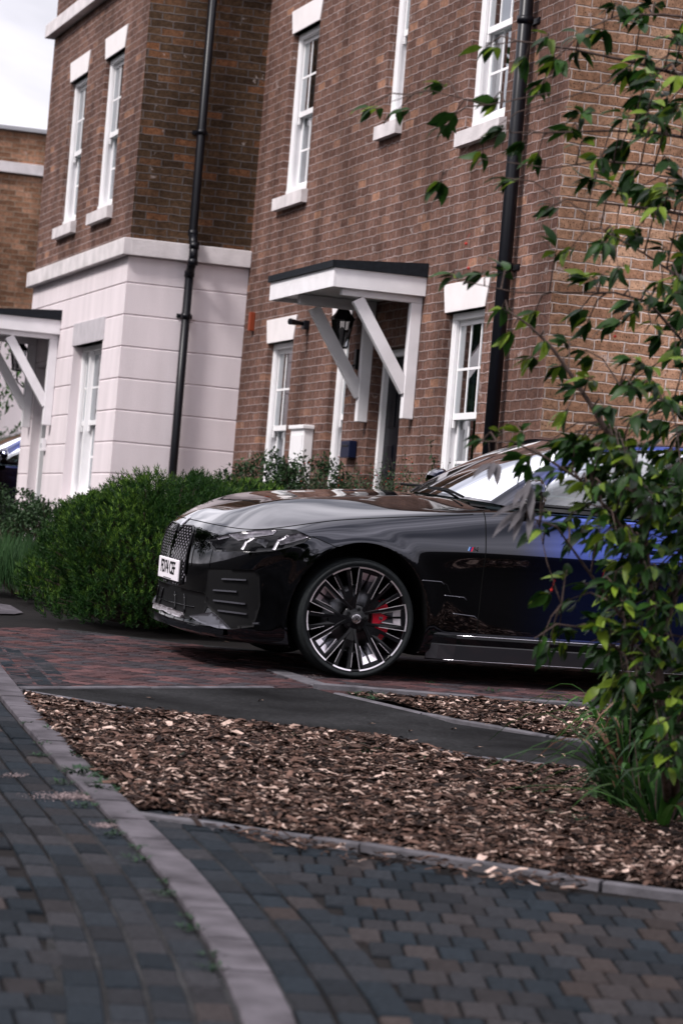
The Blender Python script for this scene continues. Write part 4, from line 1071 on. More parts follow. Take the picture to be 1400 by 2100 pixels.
# number plate
pl = MB((.925, 0, .528), (0, 1, 0), (1, 0, 0)); pl.box(-.26, .26, 0, .012, -.064, .064, .004)
pm = M_white
plate = pl.build('number_plate', mat('plate_white', (.72, .68, .72), .35), car, local=True)
def text_mesh(s, size, m, parent, M, ext=.001, sx=1., bold=0.):
    cu = bpy.data.curves.new('lettering', 'FONT'); cu.body = s; cu.size = size; cu.extrude = ext; cu.offset = bold; cu.align_x = 'CENTER'; cu.align_y = 'CENTER'
    o = bpy.data.objects.new('tmp', cu); COL.objects.link(o); dg = bpy.context.evaluated_depsgraph_get(); dg.update()
    me = bpy.data.meshes.new_from_object(o.evaluated_get(dg)); bpy.data.objects.remove(o)
    me.transform(M @ Matrix.Diagonal((sx, 1, 1, 1))); me.materials.clear(); me.materials.append(m); me.name = 'lettering'
    q = bpy.data.objects.new('lettering', me); COL.objects.link(q); q.parent = parent; WM[q] = WM[parent]; return q
TM = Matrix(((0, 0, 1, .9385), (1, 0, 0, 0), (0, 1, 0, .534), (0, 0, 0, 1)))
M_ink = mat('black_ink', (.006, .006, .007), .5)
text_mesh('FD74 CEF', .108, M_ink, plate, TM, sx=.84, bold=.0016)
m = MB((.937, 0, .528), (0, 1, 0), (1, 0, 0)); m.box(-.10, .10, .0005, .0012, -.058, -.054); m.build('lettering', M_ink, plate, local=True)
m = MB((.922, 0, .528), (0, 1, 0), (1, 0, 0)); m.box(-.27, .27, -.03, -.001, -.078, .070, .004); m.build('plate_holder', M_dark, plate, local=True)
# bonnet badge
hb = fray(0, .822)
if hb:
    m = MB(); c = hb[0] + hb[1] * .004; s_ = V((0, 1, 0)); u_ = hb[1].cross(s_)
    for rr, hh_ in ((.041, 0), (.030, .002)):
        pts = [c + (s_ * cos(a * pi / 12) + u_ * sin(a * pi / 12)) * rr + hb[1] * hh_ for a in range(24)]; m.face(pts)
    m.build('badge', M_lamp, car, local=True)

# ---- headlamp
hl = [(428, 1108), (446, 1100), (478, 1093), (520, 1088), (575, 1085), (606, 1087), (640, 1102), (626, 1112), (592, 1123), (560, 1130), (520, 1133), (470, 1132), (440, 1131)]
hls = patch('headlight', hl, cray, M_gloss, off=.004, step=7)
M_lens1 = mat('lamp_glass_grey', (.05, .045, .055), .25, .3, coat=.6, noise_amt=.9, scale=25)
M_lens2 = mat('lamp_glass_dark', (.02, .02, .024), .15, .3, coat=.5, noise_amt=.7, scale=35)
M_bar = mat('lamp_bar', (.75, .72, .77), .3, .1)
for poly, mm in (([(470, 1098), (520, 1091), (570, 1089), (560, 1098), (515, 1104), (490, 1110)], M_lens1), ([(568, 1104), (612, 1094), (634, 1102), (600, 1112), (574, 1118)], M_lens1), ([(520, 1112), (530, 1104), (552, 1108), (545, 1124), (534, 1116)], M_lens2),
                 ([(495, 1126), (505, 1110), (509, 1111), (500, 1128)], M_bar), ([(505, 1112), (520, 1103), (523, 1105), (509, 1113)], M_bar), ([(558, 1127), (570, 1106), (575, 1107), (564, 1128)], M_bar), ([(570, 1109), (588, 1098), (592, 1100), (574, 1111)], M_bar), ([(446, 1104), (470, 1099), (474, 1103), (450, 1108)], M_lens1)):
    for o_, s_ in zip(hls, (1, -1)):
        r_ = patch('light_bar' if mm == M_bar else 'reflector', poly, cray, mm, off=.0075, step=6, thick=.002, parent=o_)
        for x_, sx_ in zip(r_, (1, -1)):
            if sx_ != s_: bpy.data.objects.remove(x_)
# ---- side details
for (a, b__) in (((866, 1190), (904, 1193)), ((911, 1221), (950, 1225)), ((928, 1258), (972, 1264))):
    ribbon('vent_trim', line_on(cray, [a, b__, (b__[0] + 6, b__[1] + 6)], 6, .003), M_alloy2, .0028)
ribbon('vent_trim', line_on(cray, [(904, 1193), (916, 1200), (925, 1222)], 5, .001), M_dark, .003)
ribbon('sill_highlight', [V((x, .937, .297)) for x in (-.62, -1., -1.6, -2.4)], M_lamp, .0022)  # bright strip standing in for the highlight along the sill ledge
ribbon('sill_highlight', [V((x, .902, .147)) for x in (-.56, -1., -1.6, -2.45)], M_lamp, .0025)  # second bright strip, for the highlight on the sill's bottom edge
M_skirt = mat('skirt_reflection', (.035, .035, .04), .25, .1, coat=.6)  # lighter grey painted as the ground's reflection on the lower skirt
SKP = [(.86, .318), (.918, .306), (.936, .296), (.938, .280), (.926, .242), (.93, .236), (.905, .150), (.86, .142)]
for sd_ in (1, -1):
    m = MB(); xs2 = [-.455, -.52, -.62, -1.0, -1.6, -2.4, -2.47, -2.545]; fm_ = []
    pr_ = lambda x: [(x, (y if -.6 > x > -2.42 else .86 + (y - .86) * (.25 if x in (xs2[0], xs2[-1]) else .7)) * sd_, z) for y, z in SKP]
    for xa, xb in zip(xs2[:-1], xs2[1:]):
        A_, B_ = pr_(xa), pr_(xb)
        for k in range(7): m.face([A_[k], B_[k], B_[k + 1], A_[k + 1]]); fm_.append(1 if k == 5 else 0)
    m.face(pr_(xs2[0])); m.face(pr_(xs2[-1])); fm_ += [0, 0]
    m.build('side_skirt', [M_gloss, M_skirt], car, local=True, fm=fm_)
# fender badge: the letter M with its stripes
hbd = cray(972, 1127)
for sd_ in (1, -1):
    p = hbd[0] + hbd[1] * .002; b_ = MB((p.x, p.y * sd_, p.z), (-1, 0, 0), (0, sd_, 0))
    bd_ = None
    for k, cc in enumerate(((.25, .45, .8), (.03, .05, .25), (.7, .02, .05))):
        q = MB(b_.o, (-1, 0, 0), (0, sd_, 0)); x = -.042 + k * .010
        q.lface([(x, 0, -.013), (x + .008, 0, -.013), (x + .016, 0, .013), (x + .008, 0, .013)])
        if bd_ is None: bd_ = q.build('badge', mat('stripe_0', cc, .3), car, local=True)
        else: q.build('stripe', mat('stripe_%d' % k, cc, .3), bd_, local=True)
    Mx = Matrix.Translation(b_.o + V((0, .001 * sd_, 0))) @ Matrix(((-sd_, 0, 0, -.012 * 1), (0, 0, sd_, 0), (0, 1, 0, 0), (0, 0, 0, 1)))
    text_mesh('M', .040, M_lamp, bd_, Mx, sx=1.1, bold=.001)
# door handles
for xh in (-1.73, -2.72):
    for sd_ in (1, -1):
        h = sray(xh, .875); b_ = MB((xh, h[0].y * sd_, .875), (1, 0, 0), (0, sd_, 0)); b_.box(-.13, .13, -.01, .016, -.016, .016, .007)
        par = [o for o in carobj['front_door' if xh > -2 else 'rear_door'] if (o.data.vertices[0].co.y > 0) == (sd_ > 0)][0]
        b_.build('door_handle', M_paint, par, smooth=True, local=True)
        b_ = MB((xh, h[0].y * sd_, .855), (1, 0, 0), (0, sd_, 0)); b_.box(-.10, .10, -.01, .003, -.025, .0, .002); b_.build('handle_recess', M_gloss, par, local=True)
# fuel/wing mirror
for sd_ in (1, -1):
    b_ = MB(); n_ = 14; rings = []
    for k in range(n_ + 1):
        t = k / n_; y = .86 + .24 * t; rz = .075 * (sin(pi * min(1, .22 + t * .9)) ** .5) * (1 if t < .98 else .5); rx = .075 * (sin(pi * min(1, .25 + t * .85)) ** .5) * (1 if t < .98 else .4)
        rings.append([V((-1.06 + .02 * t + rx * (1.25 if cos(a) > 0 else .45) * cos(a), y * sd_, 1.185 + rz * sin(a))) for a in [2 * pi * q / 18 for q in range(18)]])
    for A, B in zip(rings[:-1], rings[1:]):
        for q in range(18): b_.face([A[q - 1], A[q], B[q], B[q - 1]])
    b_.face(rings[-1]); b_.face(rings[0][::-1]); mir = b_.build('wing_mirror', M_paint, car, smooth=True, local=True)
    mir.data.shade_smooth()
    b_ = MB((-1.04, .80 * sd_, 1.09), (1, 0, 0), (0, sd_, 0)); b_.box(-.05, .05, .0, .16, -.01, .035, .008); b_.build('mirror_arm', M_gloss, mir, smooth=True, local=True)
    b_ = MB(); 
    for q in range(17): a, a2 = pi + pi * q / 17, pi + pi * (q + 1) / 17; y0, y1 = .90, 1.085; z0, z1 = 1.185 - .068 , 1.185 - .01
    b_.box(-1.045 - .0, -.985, .88 * sd_, 1.09 * sd_, 1.108, 1.128, .004); b_.build('mirror_trim', M_gloss, mir, local=True)

# ---- glasshouse
GB = [(-.60, 0, 1.108), (-.635, .30, 1.106), (-.72, .58, 1.10), (-.84, .765, 1.09), (-.99, .835, 1.07), (-1.3, .862, 1.066), (-1.7, .868, 1.066), (-2.2, .868, 1.068), (-2.7, .862, 1.078), (-3.15, .84, 1.09), (-3.5, .78, 1.10), (-3.70, .52, 1.125), (-3.78, 0, 1.14)]
GT = [(-1.36, 0, 1.50), (-1.37, .22, 1.497), (-1.39, .42, 1.485), (-1.42, .545, 1.46), (-1.53, .585, 1.468), (-1.72, .60, 1.50), (-1.95, .605, 1.522), (-2.2, .605, 1.528), (-2.6, .60, 1.508), (-2.9, .585, 1.465), (-3.1, .54, 1.42), (-3.15, .38, 1.435), (-3.18, 0, 1.455)]
GC = [-1.45, -1.5, -1.56, -1.63, -1.72, -1.82, -1.98, -2.2, -2.55, -2.8, -2.95, -3.05, -3.1]
def zroof(x): return lerpt(x, [(-1.3, 1.49), (-1.45, 1.515), (-1.63, 1.542), (-1.82, 1.56), (-2.2, 1.575), (-2.55, 1.565), (-2.8, 1.54), (-3.1, 1.475)])
gn = []
for a, c, xc in zip(GB, GT, GC):
    a, c = V(a), V(c); row = [a, a.lerp(c, .33) + V((.0, .018 if a.y > .7 else 0, .02 if a.y < .7 else .0)), a.lerp(c, .66) + V((0, .018 if a.y > .7 else 0, .02 if a.y < .7 else 0)), c.lerp(a, .04), c]
    for t in (.22, .5, .8, 1): row.append(V((c.x + (xc - c.x) * t, c.y * (1 - t), c.z + (zroof(xc) - c.z) * (1 - (1 - t) ** 2.2))))
    gn.append(row)
gu, gv = len(gn), len(gn[0])
def gf(i, j):
    fy = 1
    if i < 0: i = -i; fy = -1
    if i > gu - 1: i = 2 * (gu - 1) - i; fy = -1
    if j < 0: p = gn[i][0] * 2 - gn[i][1]
    elif j > gv - 1: q_ = gn[i][2 * (gv - 1) - j]; p = V((q_.x, -q_.y, q_.z))
    else: p = gn[i][j]
    return V((p.x, p.y * fy, p.z))
S2 = 10
H_ = surf(gf, gu, gv, S2, S2)
JT = int(3.55 * S2)           # top edge of the glass
def gpart(i, j):
    u, v = i / S2, j / S2
    if v < 3.5:
        if u < 2.75 and v > .05 and v < 3.45: return 'windscreen'
        if u > 10.55 and .3 < v < 3.3: return 'rear_window'
        if 3.55 + v * .17 < u < 9.5 - v * .3 and .28 < v < 3.05:
            x = H_[i][j].x
            if -2.06 < x < -1.94: return 'pillar'
            return 'side_window'
        if 3.4 < u < 9.7 and v < .3: return 'waist_trim'
    return 'roof'
gp = {}
for side in (1, -1):
    for i in range(len(H_) - 1):
        for j in range(len(H_[0]) - 1):
            nm = gpart(i, j); key = (nm, side if nm in ('side_window', 'waist_trim', 'pillar') else 0, 1 if nm == 'side_window' and H_[i][j].x < -2. else 0)
            gp.setdefault(key, []).append((side, i, j))
GM = {'windscreen': M_carglass, 'rear_window': M_carglass, 'side_window': M_carglass, 'pillar': M_gloss, 'waist_trim': M_gloss, 'roof': M_paint}
for (nm, sd_, q_), fl in gp.items():
    idx = {}; vv, ff = [], []
    for side, i, j in fl:
        f = []
        for a, b__ in ((i, j), (i + 1, j), (i + 1, j + 1), (i, j + 1)):
            p = H_[a][b__]; k = (side if p.y > 1e-5 else 1, a, b__)
            if k not in idx: idx[k] = len(vv); vv.append(V((p.x, p.y * side, p.z)))
            if idx[k] not in f: f.append(idx[k])
        if len(f) > 2: ff.append(f if side < 0 else f[::-1])
    mkobj(nm, vv, ff, GM[nm], car, local=True, smooth=True)
# window trims
for u0, u1, vv_ in ((3.7, 9.3, .28), (3.9, 8.6, 3.08)):
    ribbon('window_trim', [H_[int(u * S2)][int(vv_ * S2)] + V((0, .003, 0)) for u in [u0 + (u1 - u0) * k / 40 for k in range(41)]], M_gloss, .006)
# cowl and wipers
m = MB(); n_ = 20
for k in range(-n_, n_):
    y0, y1 = .74 * k / n_, .74 * (k + 1) / n_; f_ = lambda y: -.56 - .26 * (abs(y) / .76) ** 2.2
    z_ = lambda y: 1.098 - .025 * (abs(y) / .76) ** 2
    m.face([(f_(y0) + .04, y0, z_(y0) - .012), (f_(y1) + .04, y1, z_(y1) - .012), (f_(y1) - .10, y1, z_(y1) + .004), (f_(y0) - .10, y0, z_(y0) + .004)])
m.build('cowl', M_dark, car, local=True)
for y0, y1 in ((.60, .02), (.05, -.55)):
    m = MB(); m.tube([V((-.70, y0, 1.112)), V((-.69, (y0 + y1) / 2, 1.145)), V((-.665, y1, 1.142))], .008, 6, world=True); m.build('wiper', M_dark, car, local=True)
# seats, dash, steering wheel
m = MB(); m.box(-1.12, -.78, -.70, .70, .95, 1.055, .02); m.build('dashboard', M_int, car, smooth=False, local=True)
for (xs_, ys2) in ((-1.75, .37), (-1.75, -.37), (-2.65, .37), (-2.65, -.37)):
    m = MB(); m.box(xs_ - .08, xs_ + .35, ys2 - .24, ys2 + .24, .55, .68, .04); m.beam((xs_ - .02, ys2, .62), (xs_ - .22, ys2, 1.22), .48, .13, side=(0, 1, 0)); m.beam((xs_ - .23, ys2, 1.25), (xs_ - .27, ys2, 1.40), .26, .09, side=(0, 1, 0)); m.build('seat', M_int, car, local=True)
m = MB(); c = V((-1.22, -.37, 1.02)); 
m.tube([c + V((.06 * sin(a), .18 * cos(a), .17 * sin(a))) for a in [2 * pi * k / 24 for k in range(25)]], .014, 8, world=True); m.tube([c, c + V((.2, 0, -.05))], .03, 8, world=True); m.tube([c + V((0, .17, 0)), c - V((0, .17, 0))], .016, 6, world=True); m.build('steering_wheel', M_int, car, local=True)
m = MB(); m.box(-1.62, -1.56, -.12, .12, 1.36, 1.42, .01); m.build('rear_view_mirror', M_dark, car, local=True)
# rear: lamps, plate and bumper
for sd_ in (1, -1):
    pts = []
    for k in range(10):
        y = .35 + .05 * k; h = BV.ray_cast(V((-6, y, .93)), V((1, 0, 0)))
        if h[0]: pts.append((h[0], y))
    m = MB()
    for (a, _), (c, _) in zip(pts[:-1], pts[1:]):
        m.face([V((a.x - .006, a.y * sd_, .88)), V((c.x - .006, c.y * sd_, .88)), V((c.x - .006, c.y * sd_, .97)), V((a.x - .006, a.y * sd_, .97))])
    m.build('tail_light', mat('tail_red', (.35, .01, .015), .1, coat=1), car, local=True)
m = MB((-4.105, 0, .72), (0, 1, 0), (-1, 0, 0)); m.box(-.26, .26, -.02, .01, -.055, .055, .004); m.build('rear_plate', mat('plate_yellow', (.7, .5, .05), .4), car, local=True)
m = MB((-4.05, 0, .30), (0, 1, 0), (-1, 0, 0)); m.box(-.6, .6, -.05, .025, -.08, .06, .02); m.build('rear_diffuser', M_dark, car, local=True)

# ---- wheels
RR = .311      # rim radius
def wheel(cx, sd_):
    """outer face towards +y * sd_"""
    F_ = lambda: MB((cx, HWD * sd_, RW), (-sd_ if False else 1, 0, 0), (0, sd_, 0))
    t = F_(); W_ = .245
    prof = [(RR - .004, -.020), (RR + .012, -.008), (RR + .030, -.002), (RW - .022, -.010), (RW - .006, -.026), (RW, -.045)]
    for k in range(5): y = -.045 - (W_ - .09) * (k + 1) / 6; prof += [(RW, y + .006), (RW - .007, y + .005), (RW - .007, y - .001), (RW, y - .002)]
    prof += [(RW, -W_ + .045), (RW - .012, -W_ + .018), (RR + .02, -W_), (RR - .01, -W_ + .01)]
    t.lathe(prof, 96); wh = t.build('wheel', M_rubber, car, smooth=True, local=True)
    b_ = F_(); b_.lathe([(RR - .001, -.018), (RR - .006, -.014), (RR - .013, -.018), (RR - .016, -.045), (RR - .035, -.09), (RR - .04, -.22), (.0, -.225)], 96); b_.build('rim', M_alloy, wh, smooth=True, local=True)
    b_ = F_(); b_.lathe([(.07, -.12), (.19, -.115), (.195, -.14), (.07, -.14)], 64); b_.build('brake_disc', M_disc, wh, smooth=True, local=True)
    def P(r, a, y): return V((cx + r * cos(a), (HWD + y) * sd_, RW + r * sin(a)))
    sp = MB(); br = MB(); pd = MB(); gy = MB()
    def slab(mb, pts, thick=.022):
        """pts: (r, angle, y) outline, extruded inwards"""
        f = [P(*p) for p in pts]; k = [P(p[0], p[1], p[2] - thick) for p in pts]; mb.face(f); n = len(f)
        for q in range(n): mb.face([f[q], f[(q + 1) % n], k[(q + 1) % n], k[q]])
    def stripe(mb, a, c, w_, y_, thick=.004):
        p, q = P(a[0], a[1], a[2]), P(c[0], c[1], c[2]); d = (q - p).normalized(); s_ = V((-d.z, 0, d.x)); u = V((0, thick * sd_, 0)); s_ *= w_ / 2
        mb.face([p - s_ + u, q - s_ + u, q + s_ + u, p + s_ + u]); mb.face([p - s_, q - s_, q - s_ + u, p - s_ + u]); mb.face([p + s_, q + s_, q + s_ + u, p + s_ + u])
    D_ = R(1)
    for k in range(5):
        a = R(103) + k * 2 * pi / 5; am = a - R(36)
        ro = RR - .014
        # wide pair of blades
        for s_ in (1, -1):
            e = s_ * D_
            slab(sp, [(ro, a + 15 * e, -.016), (ro, a + 10.2 * e, -.016), (.195, a + 10 * e, -.020), (.10, a + 17 * e, -.030), (.055, a + 18 * e, -.034), (.055, a + 40 * e, -.034), (.115, a + 25 * e, -.030), (.20, a + 16.5 * e, -.020)])
            stripe(br, (ro, a + 15 * e, -.016), (.145, a + 20.5 * e, -.026), .0035, 0)
            # machined pads between, sloping inwards
            m_ = MB(); slab(m_, [(ro - .022, a + 9.2 * e, -.030), (ro - .022, a + 1.4 * e, -.030), (ro - .066, a + 1.4 * e, -.052), (ro - .060, a + 9.2 * e, -.052)], .006); n1_ = len(m_.f)
            slab(m_, [(ro - .067, a + 1.4 * e, -.053), (ro - .061, a + 9.4 * e, -.053), (.16, a + 11 * e, -.075), (.185, a + 2.0 * e, -.085)], .006); m_.build('spoke_pad', [M_mach, M_alloy2], wh, local=True, fm=[0] * n1_ + [1] * (len(m_.f) - n1_))
            stripe(br, (ro - .022, a + 9.2 * e, -.028), (.165, a + 9.0 * e, -.05), .006 if s_ > 0 else .004, 0)
        slab(sp, [(ro, a + 1.0 * D_, -.02), (ro, a - 1.0 * D_, -.02), (.20, a - 1.2 * D_, -.05), (.20, a + 1.2 * D_, -.05)], .02)
        slab(sp, [(ro, a + 10 * D_, -.018), (ro, a - 10 * D_, -.018), (ro - .021, a - 10 * D_, -.026), (ro - .021, a + 10 * D_, -.026)], .006)
        # narrow V spoke
        slab(sp, [(ro, am + 10.5 * D_, -.016), (ro, am + 5.5 * D_, -.016), (.17, am + 4 * D_, -.03), (.17, am - 4 * D_, -.03), (ro, am - 5.5 * D_, -.016), (ro, am - 10.5 * D_, -.016), (.13, am - 11 * D_, -.03), (.05, am - 24 * D_, -.036), (.05, am + 24 * D_, -.036), (.13, am + 11 * D_, -.03)])
        for s_ in (1, -1):
            stripe(br, (ro - .012, am + 10.5 * s_ * D_, -.016), (.20, am + 10.5 * s_ * D_, -.024), .002, 0)
        # polished rim segments
        for c_, hw_ in ((a, 15.3), (am, 10.8)):
            n_ = 10
            for q in range(n_):
                a1, a2 = c_ - hw_ * D_ + 2 * hw_ * D_ * q / n_, c_ - hw_ * D_ + 2 * hw_ * D_ * (q + 1) / n_
                br.face([P(RR - .013, a1, -.012), P(RR - .013, a2, -.012), P(RR - .004, a2, -.010), P(RR - .004, a1, -.010)])
    sp.build('spokes', M_alloy, wh, local=True); br.build('spoke_edges', M_mach, wh, local=True)
    b_ = F_(); b_.lathe([(.085, -.05), (.078, -.036), (.05, -.032), (.034, -.026), (.030, -.020), (0, -.020)], 32); b_.build('hub', M_alloy, wh, smooth=True, local=True)
    b_ = F_(); b_.lathe([(.029, -.0195), (.027, -.017), (.0225, -.0165), (.0225, -.0185), (.0195, -.0185), (.0195, -.0165), (0, -.016)], 32); cap = b_.build('hub_cap', M_lamp, wh, smooth=False, local=True)
    m = MB(); 
    for a in (R(55), R(125)): stripe(m, (.016, a, -.0158), (.016, a + pi, -.0158), .003, 0, .0006)
    m.build('emblem', M_gloss, cap, local=True)
    b_ = MB()
    for k in range(5):
        a = R(67 + 36) + k * 2 * pi / 5 + R(0); c = P(.056, a, -.031); n_ = len(b_.v)
        for q in range(10): b_.v.append(c + V((.0105 * cos(q * pi / 5), .0012 * sd_, .0105 * sin(q * pi / 5))))
        b_.f.append([n_ + q for q in range(10)]); b_.uv.append([(0, 0)] * 10)
    b_.build('wheel_bolts', M_dark, wh, local=True)
    # caliper behind the spokes, towards the rear of the car
    b_ = MB(); back = pi if True else 0
    for q in range(14):
        a1 = pi - R(34) + R(68) * q / 14; a2 = pi - R(34) + R(68) * (q + 1) / 14; fr = abs(q - 6.5) / 7; y = -.072 - .012 * fr
        i0, i1 = .115, .225 - .01 * fr
        b_.face([P(i0, a1, y), P(i0, a2, y), P(i1, a2, y), P(i1, a1, y)]); b_.face([P(i1, a1, y), P(i1, a2, y), P(i1, a2, y - .06), P(i1, a1, y - .06)]); b_.face([P(i0, a1, y), P(i0, a2, y), P(i0, a2, y - .04), P(i0, a1, y - .04)])
    b_.face([P(.125, pi - R(34), -.085), P(.2, pi - R(34), -.085), P(.2, pi - R(34), -.14), P(.125, pi - R(34), -.14)]); b_.face([P(.125, pi + R(34), -.085), P(.2, pi + R(34), -.085), P(.2, pi + R(34), -.14), P(.125, pi + R(34), -.14)])
    cal = b_.build('brake_caliper', M_red, wh, local=True)
    Mx = Matrix.Translation(P(.163, pi - R(3), -.070)) @ Matrix(((-sd_, 0, 0, 0), (0, 0, sd_, 0), (0, 1, 0, 0), (0, 0, 0, 1)))
    text_mesh('M', .032, M_lamp, cal, Mx, bold=.001)
for cx in (0, -2.995):
    for sd_ in (1, -1): wheel(cx, sd_)
# the second car, partly seen past the left hand house
car2 = copy_tree(car)
wp = at(18, 925, 35.0); off_ = wp - (CM.to_3x3() @ V((-1.08, .98, 1.185)))
flat = Matrix(((ND.x, -ND.y * -1 * 1, 0, 0), (ND.y, 0, 0, 0), (0, 0, 1, 0), (0, 0, 0, 1)))
lyf = UP.cross(ND); g2 = wp - ND * -1.08 - lyf * .98 - UP * 1.185; g2.z = gz(35)
car2.matrix_world = Matrix(((ND.x, lyf.x, 0, g2.x), (ND.y, lyf.y, 0, g2.y), (0, 0, 1, g2.z), (0, 0, 0, 1)))
car2['label'] = 'dark car half hidden behind the left edge of the pale rendered house'; car2['category'] = 'car'

# ------------------------------------------------------------------ plants
M_leaf = mat('cherry_leaf', (.05, .1, .03), .42, attr='col', trans=.28, noise_amt=.18, scale=40, spec=.15)
M_hedge = mat('hedge_leaf', (.05, .1, .03), .5, attr='col', trans=.2)
M_bark = mat('bark', (.06, .042, .036), .8, noise_amt=.5, scale=30, bump=.5)
def leafmesh(vv, ff, cc, p, d, n, L_, W_, col, fold=.25, curl=.3, seg=4):
    """pointed leaf from p along d, face normal n"""
    d = d.normalized(); s = d.cross(n).normalized(); n = s.cross(d).normalized(); i0 = len(vv)
    for k in range(seg + 1):
        t = k / seg; wd = W_ * (sin(pi * min(1, t ** .8 * .98 + .01)) ** .8) * (1 - .25 * t); c = p + d * (L_ * t) - n * (curl * L_ * t * t)
        if k == seg: wd = .0005
        if k == 0: wd = W_ * .12
        vv += [c - s * wd + n * (fold * wd), c, c + s * wd + n * (fold * wd)]
    for k in range(seg):
        a = i0 + 3 * k; ff += [[a, a + 1, a + 4, a + 3], [a + 1, a + 2, a + 5, a + 4]]; cc += [col, col]
def mesh_cols(name, vv, ff, cc, m, parent=None, base=None, smooth=True): return mkobj(name, vv, ff, m, parent, cols=cc, smooth=smooth, base=base)
def rv(): 
    while 1:
        v = V((ru(-1, 1), ru(-1, 1), ru(-1, 1)))
        if .01 < v.length < 1: return v.normalized()
def shrub(name, label, cat, c, rx, ry, h, nsp, style, group=None, ang=0.):
    """free-standing shrub; c on the ground; grown as sprigs on a lumpy dome"""
    t = empty(name, label, cat, c, group); vv, ff, cc = [], [], []; st = MB(); sx, sy = cos(ang), sin(ang)
    so = rnd() * 50
    for k in range(nsp):
        a = ru(0, 2 * pi); zf = rnd() ** .8; e = sqrt(max(0, 1 - (zf * .98) ** 2.6)) if style != 'open' else (1 - zf * .5)
        lump = 1 + .46 * noise.noise(V((cos(a) * 1.7 * rx + so, sin(a) * 1.7 * ry, zf * 2.2 * h))) + .12 * noise.noise(V((cos(a) * 5 * rx + so, sin(a) * 5 * ry, zf * 6 * h)))
        dep = 1 - .35 * rnd() ** 2; x, y = rx * cos(a) * e * lump * dep, ry * sin(a) * e * lump * dep
        p = c + V((x * sx - y * sy, x * sy + y * sx, h * zf * (.84 + .16 * lump) * (dep if zf > .8 else 1)))
        outw = V((x * sx - y * sy, x * sy + y * sx, 0)); outw = outw.normalized() if outw.length > .01 else V((1, 0, 0))
        up = (V((0, 0, 1.0)) + outw * ru(.1, .7) + rv() * .35).normalized()
        if style == 'needle':
            fresh = max(.12, min(1, .55 + 1.5 * noise.noise(V((p.x * 3.1, p.y * 3.1, p.z * 3.1)))))
            L_ = ru(.05, .10); n = 13
            for q in range(n):
                tq = q / n; b_ = p + up * (L_ * tq); az = 2.4 * q; o = up.orthogonal().normalized(); o2 = up.cross(o); dr = (up * (.75 + .9 * tq) + o * cos(az) + o2 * sin(az)).normalized()
                l = .036 * (1 - .35 * tq); w_ = .0036; s_ = dr.cross(rv()).normalized() * w_; i = len(vv)
                vv += [b_ - s_, b_ + s_, b_ + dr * l + s_ * .3, b_ + dr * l - s_ * .3]; ff.append([i, i + 1, i + 2, i + 3])
                g = rnd(); base_ = mixc((.005, .020, .005), (.016, .050, .009), g); tip = mixc((.05, .13, .012), (.20, .32, .045), g); cc.append(mixc(base_, tip, max(0, tq - .35) * 1.35 * (.4 + .6 * g) * fresh))
        elif style == 'round':
            for q in range(5):
                dr = (up * .8 + rv()).normalized(); g = rnd(); leafmesh(vv, ff, cc, p + rv() * .03, dr, (UP + rv() * .5).normalized(), ru(.028, .05), .013, mixc((.012, .028, .012), (.04, .075, .03), g), seg=2)
        elif style == 'open':
            top = p; 
            for q in range(7):
                b_ = p + up * (.035 * q); dr = (up * .3 + rv()).normalized(); leafmesh(vv, ff, cc, b_, dr, (UP + rv() * .5).normalized(), ru(.016, .028), .008, mixc((.015, .035, .018), (.045, .085, .035), rnd()), seg=2)
                if rnd() < .05: 
                    i = len(vv); r_ = .006; b2 = b_ + dr * .02; vv += [b2 + V((r_, 0, 0)), b2 + V((0, r_, 0)), b2 + V((-r_, 0, 0)), b2 + V((0, -r_, 0)), b2 + V((0, 0, r_)), b2 - V((0, 0, r_))]
                    ff += [[i, i + 1, i + 4], [i + 1, i + 2, i + 4], [i + 2, i + 3, i + 4], [i + 3, i, i + 4], [i + 1, i, i + 5], [i + 2, i + 1, i + 5], [i + 3, i + 2, i + 5], [i, i + 3, i + 5]]; cc += [(.35, .02, .015)] * 8
            if rnd() < .25: st.tube([c + (p - c) * .15, p, p + up * .24], [.006, .003, .001], 4, world=True)
        elif style == 'grass':
            dr = (UP * 1.2 + outw * ru(0, .5) + rv() * .3).normalized(); g = rnd(); b_ = V((p.x, p.y, c.z + .0 + (p.z - c.z) * .3))
            leafmesh(vv, ff, cc, b_, dr, outw, ru(.15, .35), .003, mixc((.012, .035, .013), (.035, .08, .025), g), curl=.25, seg=3)
        if style in ('needle', 'round') and k % 14 == 0: st.tube([c + (p - c) * .1, c + (p - c) * .6 + UP * .03, p + up * .03], [.010, .006, .002], 4, world=True)
    mesh_cols('foliage', vv, ff, cc, M_hedge, t, smooth=False)
    if not st.v: st.tube([c, c + UP * h * .5], [.02, .008], 6, world=True)
    # inner mass of twigs so that the shrub is not hollow
    for k in range(40 if style != 'grass' else 8):
        a = ru(0, 2 * pi); st.tube([c + V((cos(a), sin(a), 0)) * .05, c + V((rx * .7 * cos(a), ry * .7 * sin(a), h * ru(.4, .8)))], [.012, .004], 4, world=True)
    st.build('stems', M_bark, t)
    return t
def gw(x, y): return V((x, y, gz(y)))
def hedge_at(px, py, Y): p = at(px, py, Y); return gw(p.x, p.y)
b1 = hedge_at(325, 1250, 20.2); shrub('evergreen_shrub', 'large bright green needle leaved shrub directly behind the car nose', 'shrub', b1, .78, .75, 1.02, 7600, 'needle', 'clipped evergreen shrubs')
b1 = hedge_at(222, 1200, 21.8); shrub('evergreen_shrub', 'dark green needle leaved shrub left of the big one beside the lavender', 'shrub', b1, .52, .6, .82, 4200, 'needle', 'clipped evergreen shrubs')
